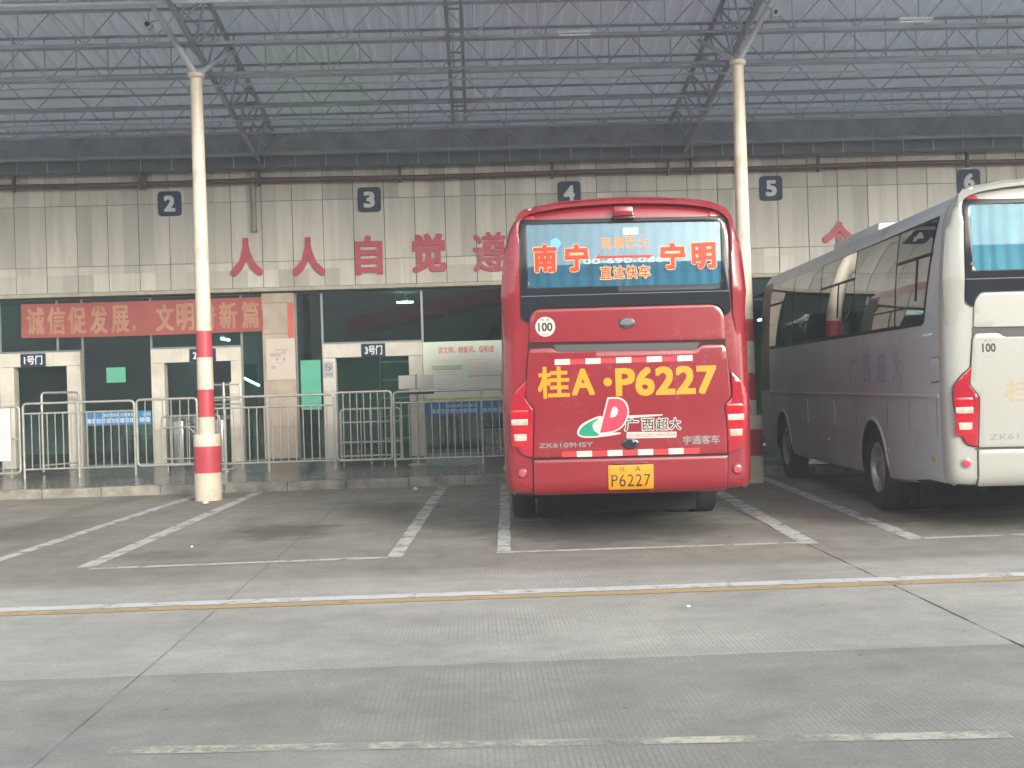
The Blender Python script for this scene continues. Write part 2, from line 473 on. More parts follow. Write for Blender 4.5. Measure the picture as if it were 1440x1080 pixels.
def panel_material():
    m = bpy.data.materials.new("cream_wall_panel"); m.use_nodes = True
    N, L = nodes_of(m); b = N['Principled BSDF']
    tc = N.new('ShaderNodeTexCoord')
    mp = N.new('ShaderNodeMapping'); mp.inputs['Location'].default_value = (9.0 + .303, 0, 0)
    L.new(tc.outputs['Object'], mp.inputs['Vector'])
    sn = N.new('ShaderNodeVectorMath'); sn.operation = 'SNAP'; sn.inputs[1].default_value = (.606, 50, 1.35)
    L.new(mp.outputs[0], sn.inputs[0])
    wn = N.new('ShaderNodeTexWhiteNoise'); L.new(sn.outputs[0], wn.inputs['Vector'])
    r = N.new('ShaderNodeMapRange'); r.inputs['To Min'].default_value = .70; r.inputs['To Max'].default_value = 1.06
    L.new(wn.outputs['Value'], r.inputs['Value'])
    mx = N.new('ShaderNodeMix'); mx.data_type = 'RGBA'; mx.blend_type = 'MULTIPLY'; mx.inputs['Factor'].default_value = 1
    mx.inputs['A'].default_value = (.56, .535, .47, 1); L.new(r.outputs[0], mx.inputs['B'])
    # rain streaks
    mp2 = N.new('ShaderNodeMapping'); mp2.inputs['Scale'].default_value = (3.5, 1, .35); L.new(tc.outputs['Object'], mp2.inputs['Vector'])
    n = N.new('ShaderNodeTexNoise'); n.inputs['Scale'].default_value = 1.3; n.inputs['Detail'].default_value = 8; n.inputs['Roughness'].default_value = .65
    L.new(mp2.outputs[0], n.inputs['Vector'])
    r2 = N.new('ShaderNodeMapRange'); r2.inputs['From Min'].default_value = .46; r2.inputs['From Max'].default_value = .75; r2.inputs['To Max'].default_value = .55
    L.new(n.outputs['Fac'], r2.inputs['Value'])
    m2 = N.new('ShaderNodeMix'); m2.data_type = 'RGBA'; m2.inputs['B'].default_value = (.27, .25, .215, 1)
    L.new(r2.outputs[0], m2.inputs['Factor']); L.new(mx.outputs['Result'], m2.inputs['A'])
    L.new(m2.outputs['Result'], b.inputs['Base Color'])
    b.inputs['Roughness'].default_value = .45
    return m
PANEL = panel_material()
DARK = mat("dark_backing", (.035, .035, .035), .8)
bm = bmesh.new()
zs = [3.70, 4.21, 5.41, 6.9]
k = -16
X0 = -8.998
while X0 + .606 * k < 17:
    xa = X0 + .606 * k
    for i in range(3):
        dy = random.uniform(-.002, .002)
        box(bm, xa + .006, xa + .600, YW + dy, YW + .03, zs[i] + .004, zs[i + 1] - .004, 0, .003)
    k += 1
part("wall_panels", bm, PANEL, st)
bm = bmesh.new(); box(bm, -18, 18, YW + .031, YW + .20, 3.655, 7.0); part("wall", bm, DARK, st)
LEDGE = mat("ledge_render", (.42, .385, .31), .7, var=.2, scale=6, dirt=(.12, .10, .08), dscale=3, damt=.7)
bm = bmesh.new(); box(bm, -18, 18, YW - .05, YW + .028, 3.62, 3.694, bev=.008); part("ledge", bm, LEDGE, st)
SOFF = mat("soffit", (.10, .11, .105), .7, var=.2)
bm = bmesh.new(); box(bm, -18, 18, YW + .032, 32.0, 3.60, 3.65); part("soffit", bm, SOFF, st)
INT = mat("interior_wall", (.19, .30, .27), .7, var=.25, scale=.8)
FLOOR = mat("interior_floor", (.10, .10, .098), .25, var=.2)
bm = bmesh.new(); box(bm, -18, 18, 32.0, 32.2, .2, 3.6); part("back_wall", bm, INT, st)
for xx in (-18, 17.8):
    bm = bmesh.new(); box(bm, xx, xx + .2, YW + .3, 31.99, .262, 3.59); part("side_wall", bm, INT, st)
# things seen dimly on the back wall and inside
TEAL = mat("teal_fitting", (.10, .30, .27), .5, var=.2)
YG = 25.74                                     # glass line
BEIGE = mat("pillar_tile", (.40, .33, .26), .5, var=.14, scale=4, dirt=(.2, .16, .12), damt=.5)
def pillar(x0, x1):
    bm = bmesh.new()
    z = .30
    while z < 3.55:
        z1 = min(z + .62, 3.598)
        box(bm, x0, x1, YG - .16, YG + .3, z + .002, z1 - .002, 0, .004); z = z1
    part("pillar", bm, BEIGE, st)
    bm = bmesh.new(); box(bm, x0 - .012, x1 + .012, YG - .18, YG + .31, .2, .302); part("skirting", bm, mat("skirting", (.06, .055, .05), .5), st)
pillar(-4.215, -3.575); pillar(4.16, 4.8); pillar(-12.6, -11.96); pillar(12.5, 13.1)
GLS = glass("station_glass", (.36, .62, .54), ior=1.85)
GREEN = mat("green_film", (.05, .26, .17), .35, var=.2, scale=1.5)
ALU = mat("aluminium_frame", (.30, .32, .32), .35, metal=.7)
def pane(x0, x1, z0, z1, gm=GLS):
    bm = bmesh.new()
    t = .022
    for a in ((x0, x0 + t, z0, z1), (x1 - t, x1, z0, z1), (x0 + t, x1 - t, z0, z0 + t), (x0 + t, x1 - t, z1 - t, z1)):
        box(bm, a[0], a[1], YG - .02, YG + .03, a[2], a[3])
    fr = part("window", bm, ALU, st)
    bm = bmesh.new(); box(bm, x0 + t, x1 - t, YG, YG + .008, z0 + t, z1 - t)
    part("pane", bm, gm, fr)
G0, GT = .262, 3.598
pane(-11.95, -9.43, G0, GT); pane(-9.43, -8.3, 2.56, GT); pane(-8.3, -7.81, 2.56, GT)
pane(-7.81, -6.45, G0, GT); pane(-6.45, -4.655, 2.56, GT); pane(-4.655, -4.22, G0, GT)
pane(-3.57, -3.045, G0, GT); pane(-3.045, -1.045, 2.56, GT); pane(-1.045, .60, G0, GT); pane(.60, 2.4, G0, GT); pane(2.4, 4.15, G0, GT)
pane(4.81, 6.6, G0, GT); pane(6.6, 8.4, G0, GT); pane(8.4, 10.4, G0, GT); pane(10.4, 12.49, G0, GT)
DOORW = mat("door_frame_panel", (.62, .585, .50), .45, var=.08, scale=3, dirt=(.25, .22, .17), dscale=1.6, damt=.45)
def doorway(x0, x1, i0, i1):
    bm = bmesh.new()
    ya, yb = YG - .14, YG + .14
    for a, b_ in ((x0, i0), (i1, x1)):
        z = .262
        while z < 2.27:
            z1 = min(z + .67, 2.27)
            if 2.27 - z1 < .2: z1 = 2.27
            box(bm, a, b_, ya, yb, z, z1 - .003, 0, .004); z = z1
    nx = 3
    for i in range(nx):
        box(bm, x0 + (x1 - x0) * i / nx + .001, x0 + (x1 - x0) * (i + 1) / nx - .001, ya, yb, 2.271, 2.545, 0, .004)
    part("door_frame", bm, DOORW, st)
doorway(-9.42, -7.83, -9.14, -8.10); doorway(-6.44, -4.66, -6.18, -4.90); doorway(-3.04, -1.055, -2.79, -1.33)
# interior: ceiling tubes, rear openings
LAMP = mat("lamp_glow", (.9, 1.0, .98), .5, emit=14.0)
lt = thing("glow_tube", "added glowing tube for a reflected streak behind the glass right of door two", "lamp", (-4.72, 26.9, 1.78), 0)  # added glow and rack imitating a streak of reflected light in the glass
bm = bmesh.new(); tube(bm, [(-4.81, 26.3, 1.97), (-4.64, 27.5, 1.78)], .022, 8); part("streak_glow", bm, LAMP, lt)
bm = bmesh.new(); tube(bm, [(-4.86, 26.3, 2.0), (-4.86, 26.3, .27)], .03, 6); tube(bm, [(-4.69, 27.5, 1.8), (-4.69, 27.5, .27)], .03, 6); tube(bm, [(-4.86, 26.3, 1.97), (-4.69, 27.5, 1.78)], .025, 6); part("added_rack", bm, DARK, lt)
for (x, y, l, ax) in ((-1.42, 26.6, .34, 0), (-6.0, 31.0, .9, 1), (1.5, 28.5, 1.2, 1), (6.5, 28.5, 1.2, 1)):
    lt = thing("ceiling_lamp", {(-1.42): "small lit lamp behind the glass above door three"}.get(x, "lit strip lamp hung inside the dark station hall"), "lamp", (x, y, 3.4), 0, "strip lamps inside the hall")
    zt = 2.95 if ax else 3.42
    bm = bmesh.new()
    if ax: box(bm, x - .025, x + .025, y - l / 2, y + l / 2, zt - .04, zt, 0)
    else: box(bm, x - l / 2, x + l / 2, y - .06, y + .06, zt - .03, zt, 0)
    part("glow_tube", bm, LAMP, lt)
    bm = bmesh.new()
    box(bm, x - .05, x + .05, y - .35, y + .35, zt + .001, zt + .04)
    for q in (-.3, .3): box(bm, x - .005, x + .005, y + q - .005, y + q + .005, zt + .041, 3.6)
    part("fitting", bm, mat("lamp_fitting", (.5, .5, .5), .5), lt)
# counter and cabinets inside (seen dimly through glass and doors)
def cabinet(x0, x1, y0, y1, z1, m, label, name="cabinet"):
    t = thing(name, label, "counter", ((x0 + x1) / 2, (y0 + y1) / 2, .26))
    bm = bmesh.new(); box(bm, x0, x1, y0, y1, .262, z1 - .06, 0, .01); part("carcass", bm, m, t)
    bm = bmesh.new(); box(bm, x0 - .03, x1 + .03, y0 - .03, y1 + .03, z1 - .059, z1, 0, .008); part("worktop", bm, mat("counter_top", (.25, .26, .25), .3), t)
    return t
cabinet(-.95, 1.6, 26.1, 26.6, .92, TEAL, "green counter behind the glass below the notice board", "counter")

# ---- bay number plates
NAVY = mat("navy_plate", (.018, .036, .075), .45, spec=.2, var=.12, scale=8)
PALE = mat("pale_lettering", (.55, .58, .58), .5, var=.1, scale=12)
def bay_sign(x, z, ch, wd=.46, ht=.49):
    t = thing("bay_number_sign", "navy square plate with pale number %s high on the cream wall" % ch, "sign", (x, YW - .01, z), 0, "bay number plates")
    bm = solid(flat_bm([rounded([(x - wd / 2, z - ht / 2), (x + wd / 2, z - ht / 2), (x + wd / 2, z + ht / 2), (x - wd / 2, z + ht / 2)], .08)]), 0, .022, .004)
    part("plate", lift(bm, wallpos(YW - .004)), NAVY, t)
    bm = text_fit(ch, (x - .11, z - .16, x + .11, z + .16), .05, depth_=.004)
    part("number", lift(bm, wallpos(YW - .0265)), PALE, t)
for x, z, ch in ((-5.945, 5.41, "2"), (-2.01, 5.385, "3"), (1.97, 5.40, "4"), (6.02, 5.40, "5"), (10.03, 5.43, "6")): bay_sign(x, z, ch)

# ---- slogan letters
REDL = mat("red_letter", (.42, .055, .075), .5, var=.12, scale=4)
for (x0, x1, z0, z1, ch, lab) in (
    (-4.79, -4.15, 3.935, 4.69, "人", "leftmost red wall letter, the character 人 beside the drainpipe"),
    (-3.57, -2.92, 3.905, 4.67, "人", "second red wall letter, the character 人 above the beige pillar"),
    (-2.32, -1.78, 3.89, 4.67, "自", "red wall letter 自 like a ladder below number 3"),
    (-1.19, -.52, 3.90, 4.68, "觉", "red wall letter 觉 between 自 and 遵"),
    (.03, .69, 3.885, 4.68, "遵", "red wall letter 遵 half hidden by the red bus"),
    (7.03, 7.70, 3.92, 4.69, "个", "red wall letter with a peaked top showing above the silver bus roof")):
    bm = text_fit(ch, (x0, z0, x1, z1), .018 if ch == '遵' else .045, depth_=.03)
    bm = lift(bm, wallpos(YW - .004))
    o = bpy.data.objects.new
    c = Vector(((x0 + x1) / 2, YW, z0))
    for v in bm.verts: v.co -= c
    ob = link("wall_letter", bm, REDL); ob.location = c
    tag(ob, lab, "letter", "red slogan letters on the wall")

# ---- banner
BAN = mat("banner_cloth", (.33, .085, .075), .8, var=.10, scale=2.0, bump=.15, bscale=6)
BANT = mat("banner_lettering", (.42, .22, .14), .8, var=.1)
t = thing("banner", "faded red cloth banner with tan slogan hung above doors one and two", "banner", (-6.58, YW + .10, 2.84))
def banner_surf(x, z, h):
    return Vector((x, YW + .10 - h + .014 * math.sin(x * 2.1) + .006 * math.sin(x * 9 + z * 4), z + .012 * math.sin(x * 1.1) * (1 if z < 3.1 else .4)))
part("cloth", lift(gridcut(solid(flat_bm([[(-8.96, 2.84), (-4.20, 2.825), (-4.195, 3.515), (-8.955, 3.51)]]), 0, .004), .12), banner_surf), BAN, t, 40)
for x, ch in zip([-8.855, -8.445, -8.035, -7.61, -7.185, -6.78, -6.31, -5.905, -5.49, -5.06, -4.62], "诚信促发展，文明谱新篇"):
    z0, z1, wd = (2.90, 3.44, .35)
    if ch == "，": z0, z1, wd = 2.93, 3.05, .07
    part("lettering", lift(gridcut(text_fit(ch, (x, z0, x + wd, z1), .03, h=.001), .15), lambda a, b, h: banner_surf(a, b, h + .007)), BANT, t)

# ---- door number plates
for (x0, x1, ch, lab) in ((-8.99, -8.50, "1号门", "navy door plate reading 1号门 over the leftmost doorway"), (-5.67, -5.15, "2号门", "navy door plate reading 2号门 partly behind the striped column"), (-2.265, -1.79, "3号门", "navy door plate reading 3号门 over the middle doorway")):
    t = thing("door_sign", lab, "sign", ((x0 + x1) / 2, YG - .15, 2.28), 0, "door number plates")
    bm = solid(flat_bm([[(x0, 2.275), (x1, 2.275), (x1, 2.53), (x0, 2.53)]]), 0, .02, .003)
    part("plate", lift(bm, wallpos(YG - .145)), NAVY, t)
    bm = text_fit(ch, (x0 + .07, 2.31, x1 - .06, 2.495), .03, depth_=.003)
    part("lettering", lift(bm, wallpos(YG - .168)), mat("sign_white", (.75, .76, .76), .5), t)

# ---- notices on the glass
def notice(name, label, cat, x0, x1, z0, z1, m, y=YG - .03, rough=.5):
    bm = solid(flat_bm([[(x0, z0), (x1, z0), (x1, z1), (x0, z1)]]), 0, .012, .002)
    t = thing(name, label, cat, ((x0 + x1) / 2, y, z0))
    part("board", lift(bm, wallpos(y)), m, t)
    return t
PAPER = mat("notice_paper", (.70, .78, .66), .55, var=.06, scale=2)
t = notice("notice_board", "large pale green notice board with red heading and text columns beside door three", "notice board", -1.05, .585, 1.335, 2.53, PAPER)
YN = YG - .043
def ink(t, body, b_, m, bold=.006, y=YN):
    part("lettering", lift(text_fit(body, b_, bold, h=.001), wallpos(y)), m, t)
REDI = mat("red_ink", (.75, .18, .13), .6); GREY = mat("grey_ink", (.30, .33, .30), .6)
ink(t, "讲文明、树新风、促和谐", (-.74, 2.29, .38, 2.43), REDI, .02)
def rect(t, name, x0, x1, z0, z1, m, y, d=.002):
    part(name, lift(solid(flat_bm([[(x0, z0), (x1, z0), (x1, z1), (x0, z1)]]), 0, d), wallpos(y)), m, t)
CREAMP = mat("cream_panel", (.78, .75, .66), .6, var=.05)
rect(t, "text_column", -.86, -.26, 1.46, 2.20, CREAMP, YN)
rect(t, "text_column", -.17, .50, 1.46, 2.20, CREAMP, YN)
rect(t, "heading_bar", -.88, -.27, 1.985, 2.06, mat("pale_green_bar", (.42, .62, .36), .6), YN - .0025)
rect(t, "underline", -.86, -.28, 1.965, 1.980, GREY, YN - .0025)
rect(t, "underline", -.15, .48, 1.815, 1.832, GREY, YN - .0025)
rect(t, "underline", -.74, -.40, 1.553, 1.566, GREY, YN - .0025)
for i in range(13):
    z = 2.15 - .048 * i
    for (a, b_) in ((-.84, -.30), (-.15, .46)):
        if (a < -.5 and 1.95 < z < 2.08) or abs(z - 1.82) < .02: continue
        rect(t, "text_line", a, b_ - random.uniform(0, .2), z, z + .012, mat("faint_ink", (.64, .61, .55), .6), YN - .0025)
rect(t, "grass_strip", -1.04, .575, 1.34, 1.40, mat("yellow_green_strip", (.55, .60, .22), .6, var=.2, scale=8), YN)
BLUE = mat("blue_strip", (.035, .20, .42), .5, var=.15, scale=6)
WHT = mat("white_ink", (.70, .78, .85), .6)
def blue_strip(x0, x1, z0, z1, label, segs):
    t = notice("blue_notice_strip", label, "notice", x0, x1, z0, z1, BLUE)
    h = z1 - z0
    for a, b_, s1, s2 in segs:
        if s1: ink(t, s1, (a + (b_ - a) * .35, z0 + h * .62, b_ - .03, z0 + h * .86), WHT, .004)
        if s2: ink(t, s2, (a + .03, z0 + h * .16, b_ - .03, z0 + h * .52), WHT, .012)
blue_strip(-1.04, .585, 1.05, 1.30, "blue strip of white small print below the pale green notice board", ((-.93, .02, "请自觉排队文明乘车", "乘客您好请勿倚靠玻璃"), (.08, .55, "", "请勿倚靠")))
blue_strip(-7.80, -6.46, 1.06, 1.335, "blue strip of white small print on the glass between doors one and two", ((-7.79, -6.80, "请自觉排队文明乘车", "乘客您好请勿倚靠玻璃"), (-6.76, -6.47, "请勿", "倚靠")))
notice("green_notice", "small green square notice stuck inside the glass between doors one and two", "notice", -7.35, -6.97, 1.91, 2.21, mat("green_square", (.10, .42, .27), .5, var=.1))
notice("green_poster", "plain bright green panel on the glass left of door three", "panel", -3.50, -3.10, 1.25, 2.24, mat("bright_green", (.09, .42, .29), .45, var=.08))
notice("window_film", "dark green film across the upper glass left of the banner", "panel", -11.5, -8.35, 2.70, 3.50, GREEN, YG + .03)
notice("window_film", "narrow green film on the glass edge right of door two", "panel", -4.33, -4.24, .4, 2.8, GREEN, YG + .03)
t = notice("pillar_poster", "cream poster with faint sketch and smile on the beige pillar", "poster", -4.15, -3.58, 1.865, 2.685, mat("poster_paper", (.56, .48, .42), .6, var=.06, scale=3), YG - .163)
YP = YG - .176
FAINT = mat("faint_brown_ink", (.42, .34, .29), .7)
for a in ((-4.07, -3.86, 2.33, 2.40), (-3.98, -3.7, 2.45, 2.475), (-4.06, -3.97, 2.08, 2.15), (-3.84, -3.76, 2.38, 2.44)): rect(t, "sketch", *a, FAINT, YP)
bm = bmesh.new(); tube(bm, [(-3.865 + .075 * math.cos(R(200 + 140 * i / 8)), YP - .002, 2.245 + .06 * math.sin(R(200 + 140 * i / 8))) for i in range(9)], .006, 5); part("smile", bm, FAINT, t)
for x in (-3.94, -3.80):
    bm = bmesh.new(); box(bm, x - .012, x + .012, YP - .004, YP, 2.25, 2.29); part("eye", bm, mat("brown_ink", (.2, .14, .11), .7), t)
notice("red_paper_strip", "narrow faded red paper strip at the right edge of the beige pillar", "notice", -3.70, -3.585, 2.69, 3.38, mat("red_paper", (.60, .12, .09), .7, var=.1), YG - .163)
t = notice("no_smoking_notice", "grey no smoking notice on the left post of door three", "notice", -3.03, -2.83, 1.88, 2.20, mat("grey_notice", (.42, .44, .46), .5), YG - .143)
INKD = mat("dark_ink", (.12, .13, .15), .6)
bm = bmesh.new(); tube(bm, [(-2.93 + .065 * math.cos(2 * math.pi * i / 16), YG - .158, 2.09 + .065 * math.sin(2 * math.pi * i / 16)) for i in range(16)], .007, 5, closed=True)
tube(bm, [(-2.978, YG - .158, 2.135), (-2.882, YG - .158, 2.045)], .007, 5); tube(bm, [(-2.97, YG - .158, 2.08), (-2.89, YG - .158, 2.10)], .006, 5)
part("symbol", bm, INKD, t)
ink(t, "请勿吸烟", (-3.0, 1.92, -2.86, 1.965), INKD, .004, YG - .1565)

# ---- red-brown pipe, drainpipe, gutter beam
PIPE = mat("red_brown_pipe", (.105, .045, .042), .5, var=.25, scale=3)
t = thing("fire_pipe", "long red brown pipe running along the wall under the roof", "pipe", (0, YW - .16, 5.78))
bm = bmesh.new(); tube(bm, [(-18 + i, YW - .16, 5.79 + .012 * math.sin(i)) for i in range(37)], .05, 10); part("pipe_run", bm, PIPE, t, 40)
for x in (-8.93, -6.47, -6.38, -4.15, -1.38, 1.63, 3.95, 4.4, 6.95, 9.95, 12.9):
    bm = bmesh.new(); box(bm, x - .025, x + .025, YW - .215, YW - .105, 5.69, 6.05, 0, .005); part("bracket", bm, mat("dark_steel", (.05, .055, .06), .5), t)
t = thing("drainpipe", "short grey drainpipe ending above the leftmost red letter", "pipe", (-4.30, YW - .09, 4.8))
GP = mat("grey_pipe", (.27, .25, .22), .5, var=.15)
bm = bmesh.new(); tube(bm, [(-4.285, YW - .08, 6.2), (-4.285, YW - .08, 4.84)], .052, 10); part("pipe_run", bm, GP, t, 40)
bm = bmesh.new(); tube(bm, [(-4.285, YW - .08, 4.86), (-4.285, YW - .08, 4.80)], .062, 10); part("collar", bm, GP, t, 40)

# ------------------------------------------------------------------ canopy roof
SL = -.13
def zb(y): return 6.82 + SL * (y - 20.1)
cn = thing("canopy_roof", "wide grey steel canopy on lattice trusses sloping down to the station wall", "canopy", (0, 19.5, 6.8))
def sheeting(name, col, tcol, fac):                # thin milky sheeting that lets some daylight through
    m = mat(name, col, .55, var=.10, scale=.5, dirt=tuple(c * .72 for c in col), dscale=.5, damt=.5)
    N, L = nodes_of(m)
    tl_ = N.new('ShaderNodeBsdfTranslucent'); tl_.inputs[0].default_value = (*tcol, 1)
    mx_ = N.new('ShaderNodeMixShader'); mx_.inputs[0].default_value = fac
    L.new(N['Principled BSDF'].outputs[0], mx_.inputs[1]); L.new(tl_.outputs[0], mx_.inputs[2]); L.new(mx_.outputs[0], N['Material Output'].inputs['Surface'])
    return m
ROOFM = sheeting("roof_sheet", (.60, .65, .72), (.52, .60, .70), .13)
TRUSS = mat("truss_steel", (.30, .34, .39), .5, var=.2, scale=2)
TRUSSL = mat("pale_truss_steel", (.50, .54, .58), .5, var=.1)
Y0R, Y1R = 13.2, 25.52
bm = bmesh.new()
prof = []
yy = Y0R
# corrugated sheet: ribs run along the slope, folded across X
x = -20.0; ridge = []
while x < 20:
    ridge += [(x, 0), (x + .16, 0), (x + .19, .016), (x + .25, .016), (x + .28, 0)]
    x += .28
bm2 = bmesh.new()
YS = [Y0R, 21.2, 24.9, Y1R]
def row(q, y): return [q.verts.new((px, y, zb(y) + .66 + dz)) for px, dz in ridge]
rows = [row(bm, y) for y in YS]; rows2 = [row(bm2, y) for y in YS[1:3]]
for k in range(3):
    for i in range(len(ridge) - 1):
        if abs(ridge[i][0] - ridge[i + 1][0]) < 1e-5: continue
        inl = k == 1 and -3.43 < (ridge[i][0] + ridge[i + 1][0]) / 2 < -1.75
        q, A, B = (bm2, rows2[0], rows2[1]) if inl else (bm, rows[k], rows[k + 1])
        q.faces.new((A[i], A[i + 1], B[i + 1], B[i]))
for q in (bm, bm2): bmesh.ops.delete(q, geom=[v for v in q.verts if not v.link_faces], context='VERTS')
part("roof_sheet", bm, ROOFM, cn)
bm = bm2
GRN = sheeting("green_roof_light", (.56, .67, .64), (.48, .62, .60), .13)
part("roof_light", bm, GRN, cn)
def joist(y, step, rc=.027, rw=.011, depth=.52, m=TRUSS, verts_=False, x0=-19.5, x1=19.5, ph=0.0):
    bm = bmesh.new()
    z0 = zb(y) + .04; z1 = z0 + depth
    yt = y + .0
    tube(bm, [(x0, y, z0), (x1, y, z0)], rc, 6); tube(bm, [(x0, yt, z1), (x1, yt, z1)], rc, 6)
    x = x0 + ph; up = True
    while x + step / 2 < x1:
        a = (x, y, z0) if up else (x, yt, z1)
        b_ = (x + step / 2, yt, z1) if up else (x + step / 2, y, z0)
        tube(bm, [a, b_], rw, 5)
        if verts_ and up: tube(bm, [(x, y, z0), (x, yt, z1)], rw * .8, 5)
        x += step / 2; up = not up
    return part("purlin_truss", bm, m, cn)
ys = [13.3, 15.0, 16.6, 18.05, 19.5, 20.9, 22.3, 23.65, 24.9]
for i, y in enumerate(ys):
    joist(y, .9 if i % 2 else .98, verts_=(i % 3 == 1), ph=.13 * i % .5, m=TRUSSL if y == 18.05 else TRUSS)  # one joist paler: daylight on it put into the steel colour
def main_truss(X_):
    bm = bmesh.new()
    hw = .28
    za, zc = -.02, .56
    pa, pb = Y0R, 25.3
    def P(x, y, d): return (x, y, zb(y) + d)
    for dx in (-hw, hw): tube(bm, [P(X_ + dx, pa, zc), P(X_ + dx, pb, zc)], .045, 6)
    tube(bm, [P(X_, pa, za), P(X_, pb, za)], .042, 8)
    y = pa; i = 0
    while y < pb - .3:
        y2 = y + .45
        for dx in (-hw, hw):
            a, b_ = (P(X_, y, za), P(X_ + dx, y2, zc)) if i % 2 == 0 else (P(X_ + dx, y, zc), P(X_, y2, za))
            tube(bm, [a, b_], .022, 5)
        if i % 2: tube(bm, [P(X_ - hw, y, zc), P(X_ + hw, y, zc)], .022, 5)
        y = y2; i += 1
    part("main_truss", bm, TRUSS, cn)
for X_ in (-12.5, -4.106, 4.267, 12.64): main_truss(X_)
bm = bmesh.new()
for y in (14.3, 16.2, 17.8, 19.3, 20.6, 21.9, 23.2, 24.4): tube(bm, [(-19.5, y, zb(y) + .61), (19.5, y, zb(y) + .61)], .024, 6)
part("purlin", bm, TRUSS, cn)
bm = bmesh.new()
for X_ in (-.27, -.05):
    tube(bm, [(X_, Y0R, zb(Y0R)), (X_, 23.3, zb(23.3))], .03, 6)
y = Y0R + .4
while y < 23.2:
    tube(bm, [(-.27, y, zb(y)), (-.05, y, zb(y))], .02, 5); y += .8
part("tie_ladder", bm, TRUSS, cn)
for yq, zq in ((20.9, -.10), (22.55, -.12)):                       # slack conduits slung under the trusses
    bm = bmesh.new(); tube(bm, [(-19 + i, yq, zb(yq) + zq + .02 * math.sin(i * 1.7)) for i in range(39)], .018, 5); part("conduit", bm, TRUSS, cn)
bm = bmesh.new()
for i in range(78): 
    x = -19.2 + i * .5
    tube(bm, [(x, 20.55, zb(20.55) - .03), (x, 20.55, zb(20.55) + .62)], .012, 5)
tube(bm, [(-19.4, 20.55, zb(20.55) - .03), (19.4, 20.55, zb(20.55) - .03)], .026, 6)
part("hanger_rail", bm, TRUSS, cn)
bm = bmesh.new()
box(bm, -18, 18, YW - .30, YW - .05, 6.02, 6.24, 0, .01)
part("gutter_beam", bm, mat("gutter_steel", (.11, .125, .14), .5, var=.2), cn)
bm = bmesh.new(); box(bm, -18, 18, YW - .10, YW - .07, 6.242, 6.74)  # grey board added above the beam, its tone standing for shade there
part("eaves_shade_board", bm, mat("eaves_shade_tone", (.27, .29, .31), .6, var=.2), cn)
bm = bmesh.new(); box(bm, -18, 18, YW - .26, YW - .22, 6.0, 6.018)
part("gutter_lip", bm, mat("gutter_steel", (.07, .08, .09), .5, var=.2), cn)
bm = bmesh.new(); tube(bm, [(-18, YW - .38, 6.30), (18, YW - .38, 6.30)], .022, 6)
for i in range(60): tube(bm, [(-17.8 + i * .6, YW - .36, 6.02), (-17.8 + i * .6, YW - .36, 6.5)], .012, 5)
part("gutter_rail", bm, TRUSS, cn)

# ------------------------------------------------------------------ striped columns
CW = mat("cream_column_paint", (.68, .60, .48), .42, var=.08, scale=3.5, dirt=(.30, .25, .19), dscale=3.2, damt=.65)
CRD = mat("red_column_paint", (.50, .055, .075), .42, var=.10, scale=4, dirt=(.3, .08, .07), dscale=4, damt=.4)
def column(X_, lab, shaft, base):
    t = thing("striped_column", lab, "column", (X_, 19.69, 0), 0, "striped columns carrying the canopy")
    def rad(z): return .122 + (z - 2.0) * -.0075 if z > .99 else .122
    bm = bmesh.new(); pr = []; mi = []
    for z, r in shaft: pr.append((z, r))
    prof = []; idx = []
    for i, (z, mcol) in enumerate(shaft):
        prof.append((rad(z), z)); idx.append(mcol)
    lathe(bm, prof, 28, mi=idx[:-1])
    for v in bm.verts: v.co += Vector((X_, 19.69, 0))
    part("shaft", bm, [CW, CRD], t, 40)
    bm = bmesh.new(); prof = []; idx = []
    for z, mcol in base: prof.append((.205, z)); idx.append(mcol)
    prof.append((.198, base[-1][0] + .012)); idx.append(0); prof.append((.12, base[-1][0] + .014))
    lathe(bm, prof, 28, mi=idx)
    for v in bm.verts: v.co += Vector((X_, 19.69, 0))
    part("base_sleeve", bm, [CW, CRD], t, 40)
    bm = bmesh.new(); lathe(bm, [(.09, 6.44), (.125, 6.47), (.13, 6.52), (.02, 6.53)], 20)
    for v in bm.verts: v.co += Vector((X_, 19.69, 0))
    part("cap", bm, CW, t, 40)
    y = 19.69
    for (dx, yy, dz) in ((-.48 if X_ < 0 else .48, 18.9, .42), (.35 if X_ < 0 else -.35, 21.0, .5)):
        bm = bmesh.new(); tube(bm, [(X_, y, 6.5), (X_ + dx, yy, zb(yy) + dz)], [.05, .036], 8); part("brace", bm, TRUSSL, t, 40)
lab = "cream column with red bands standing "
sh = lambda a: [(z, c) for z, c in a]
column(-4.135, lab + "left of the red bus by the empty bays", [(.9, 0), (1.27, 1), (1.69, 0), (2.18, 1), (2.585, 0), (5.85, 0), (6.46, 0)], [(0, 0), (.42, 1), (.825, 0), (.995, 0)])
column(4.195, lab + "between the red bus and the silver bus", [(.9, 0), (1.27, 1), (1.69, 0), (2.18, 1), (2.52, 0), (5.85, 0), (6.46, 0)], [(0, 0), (.415, 1), (.825, 0), (1.02, 0)])

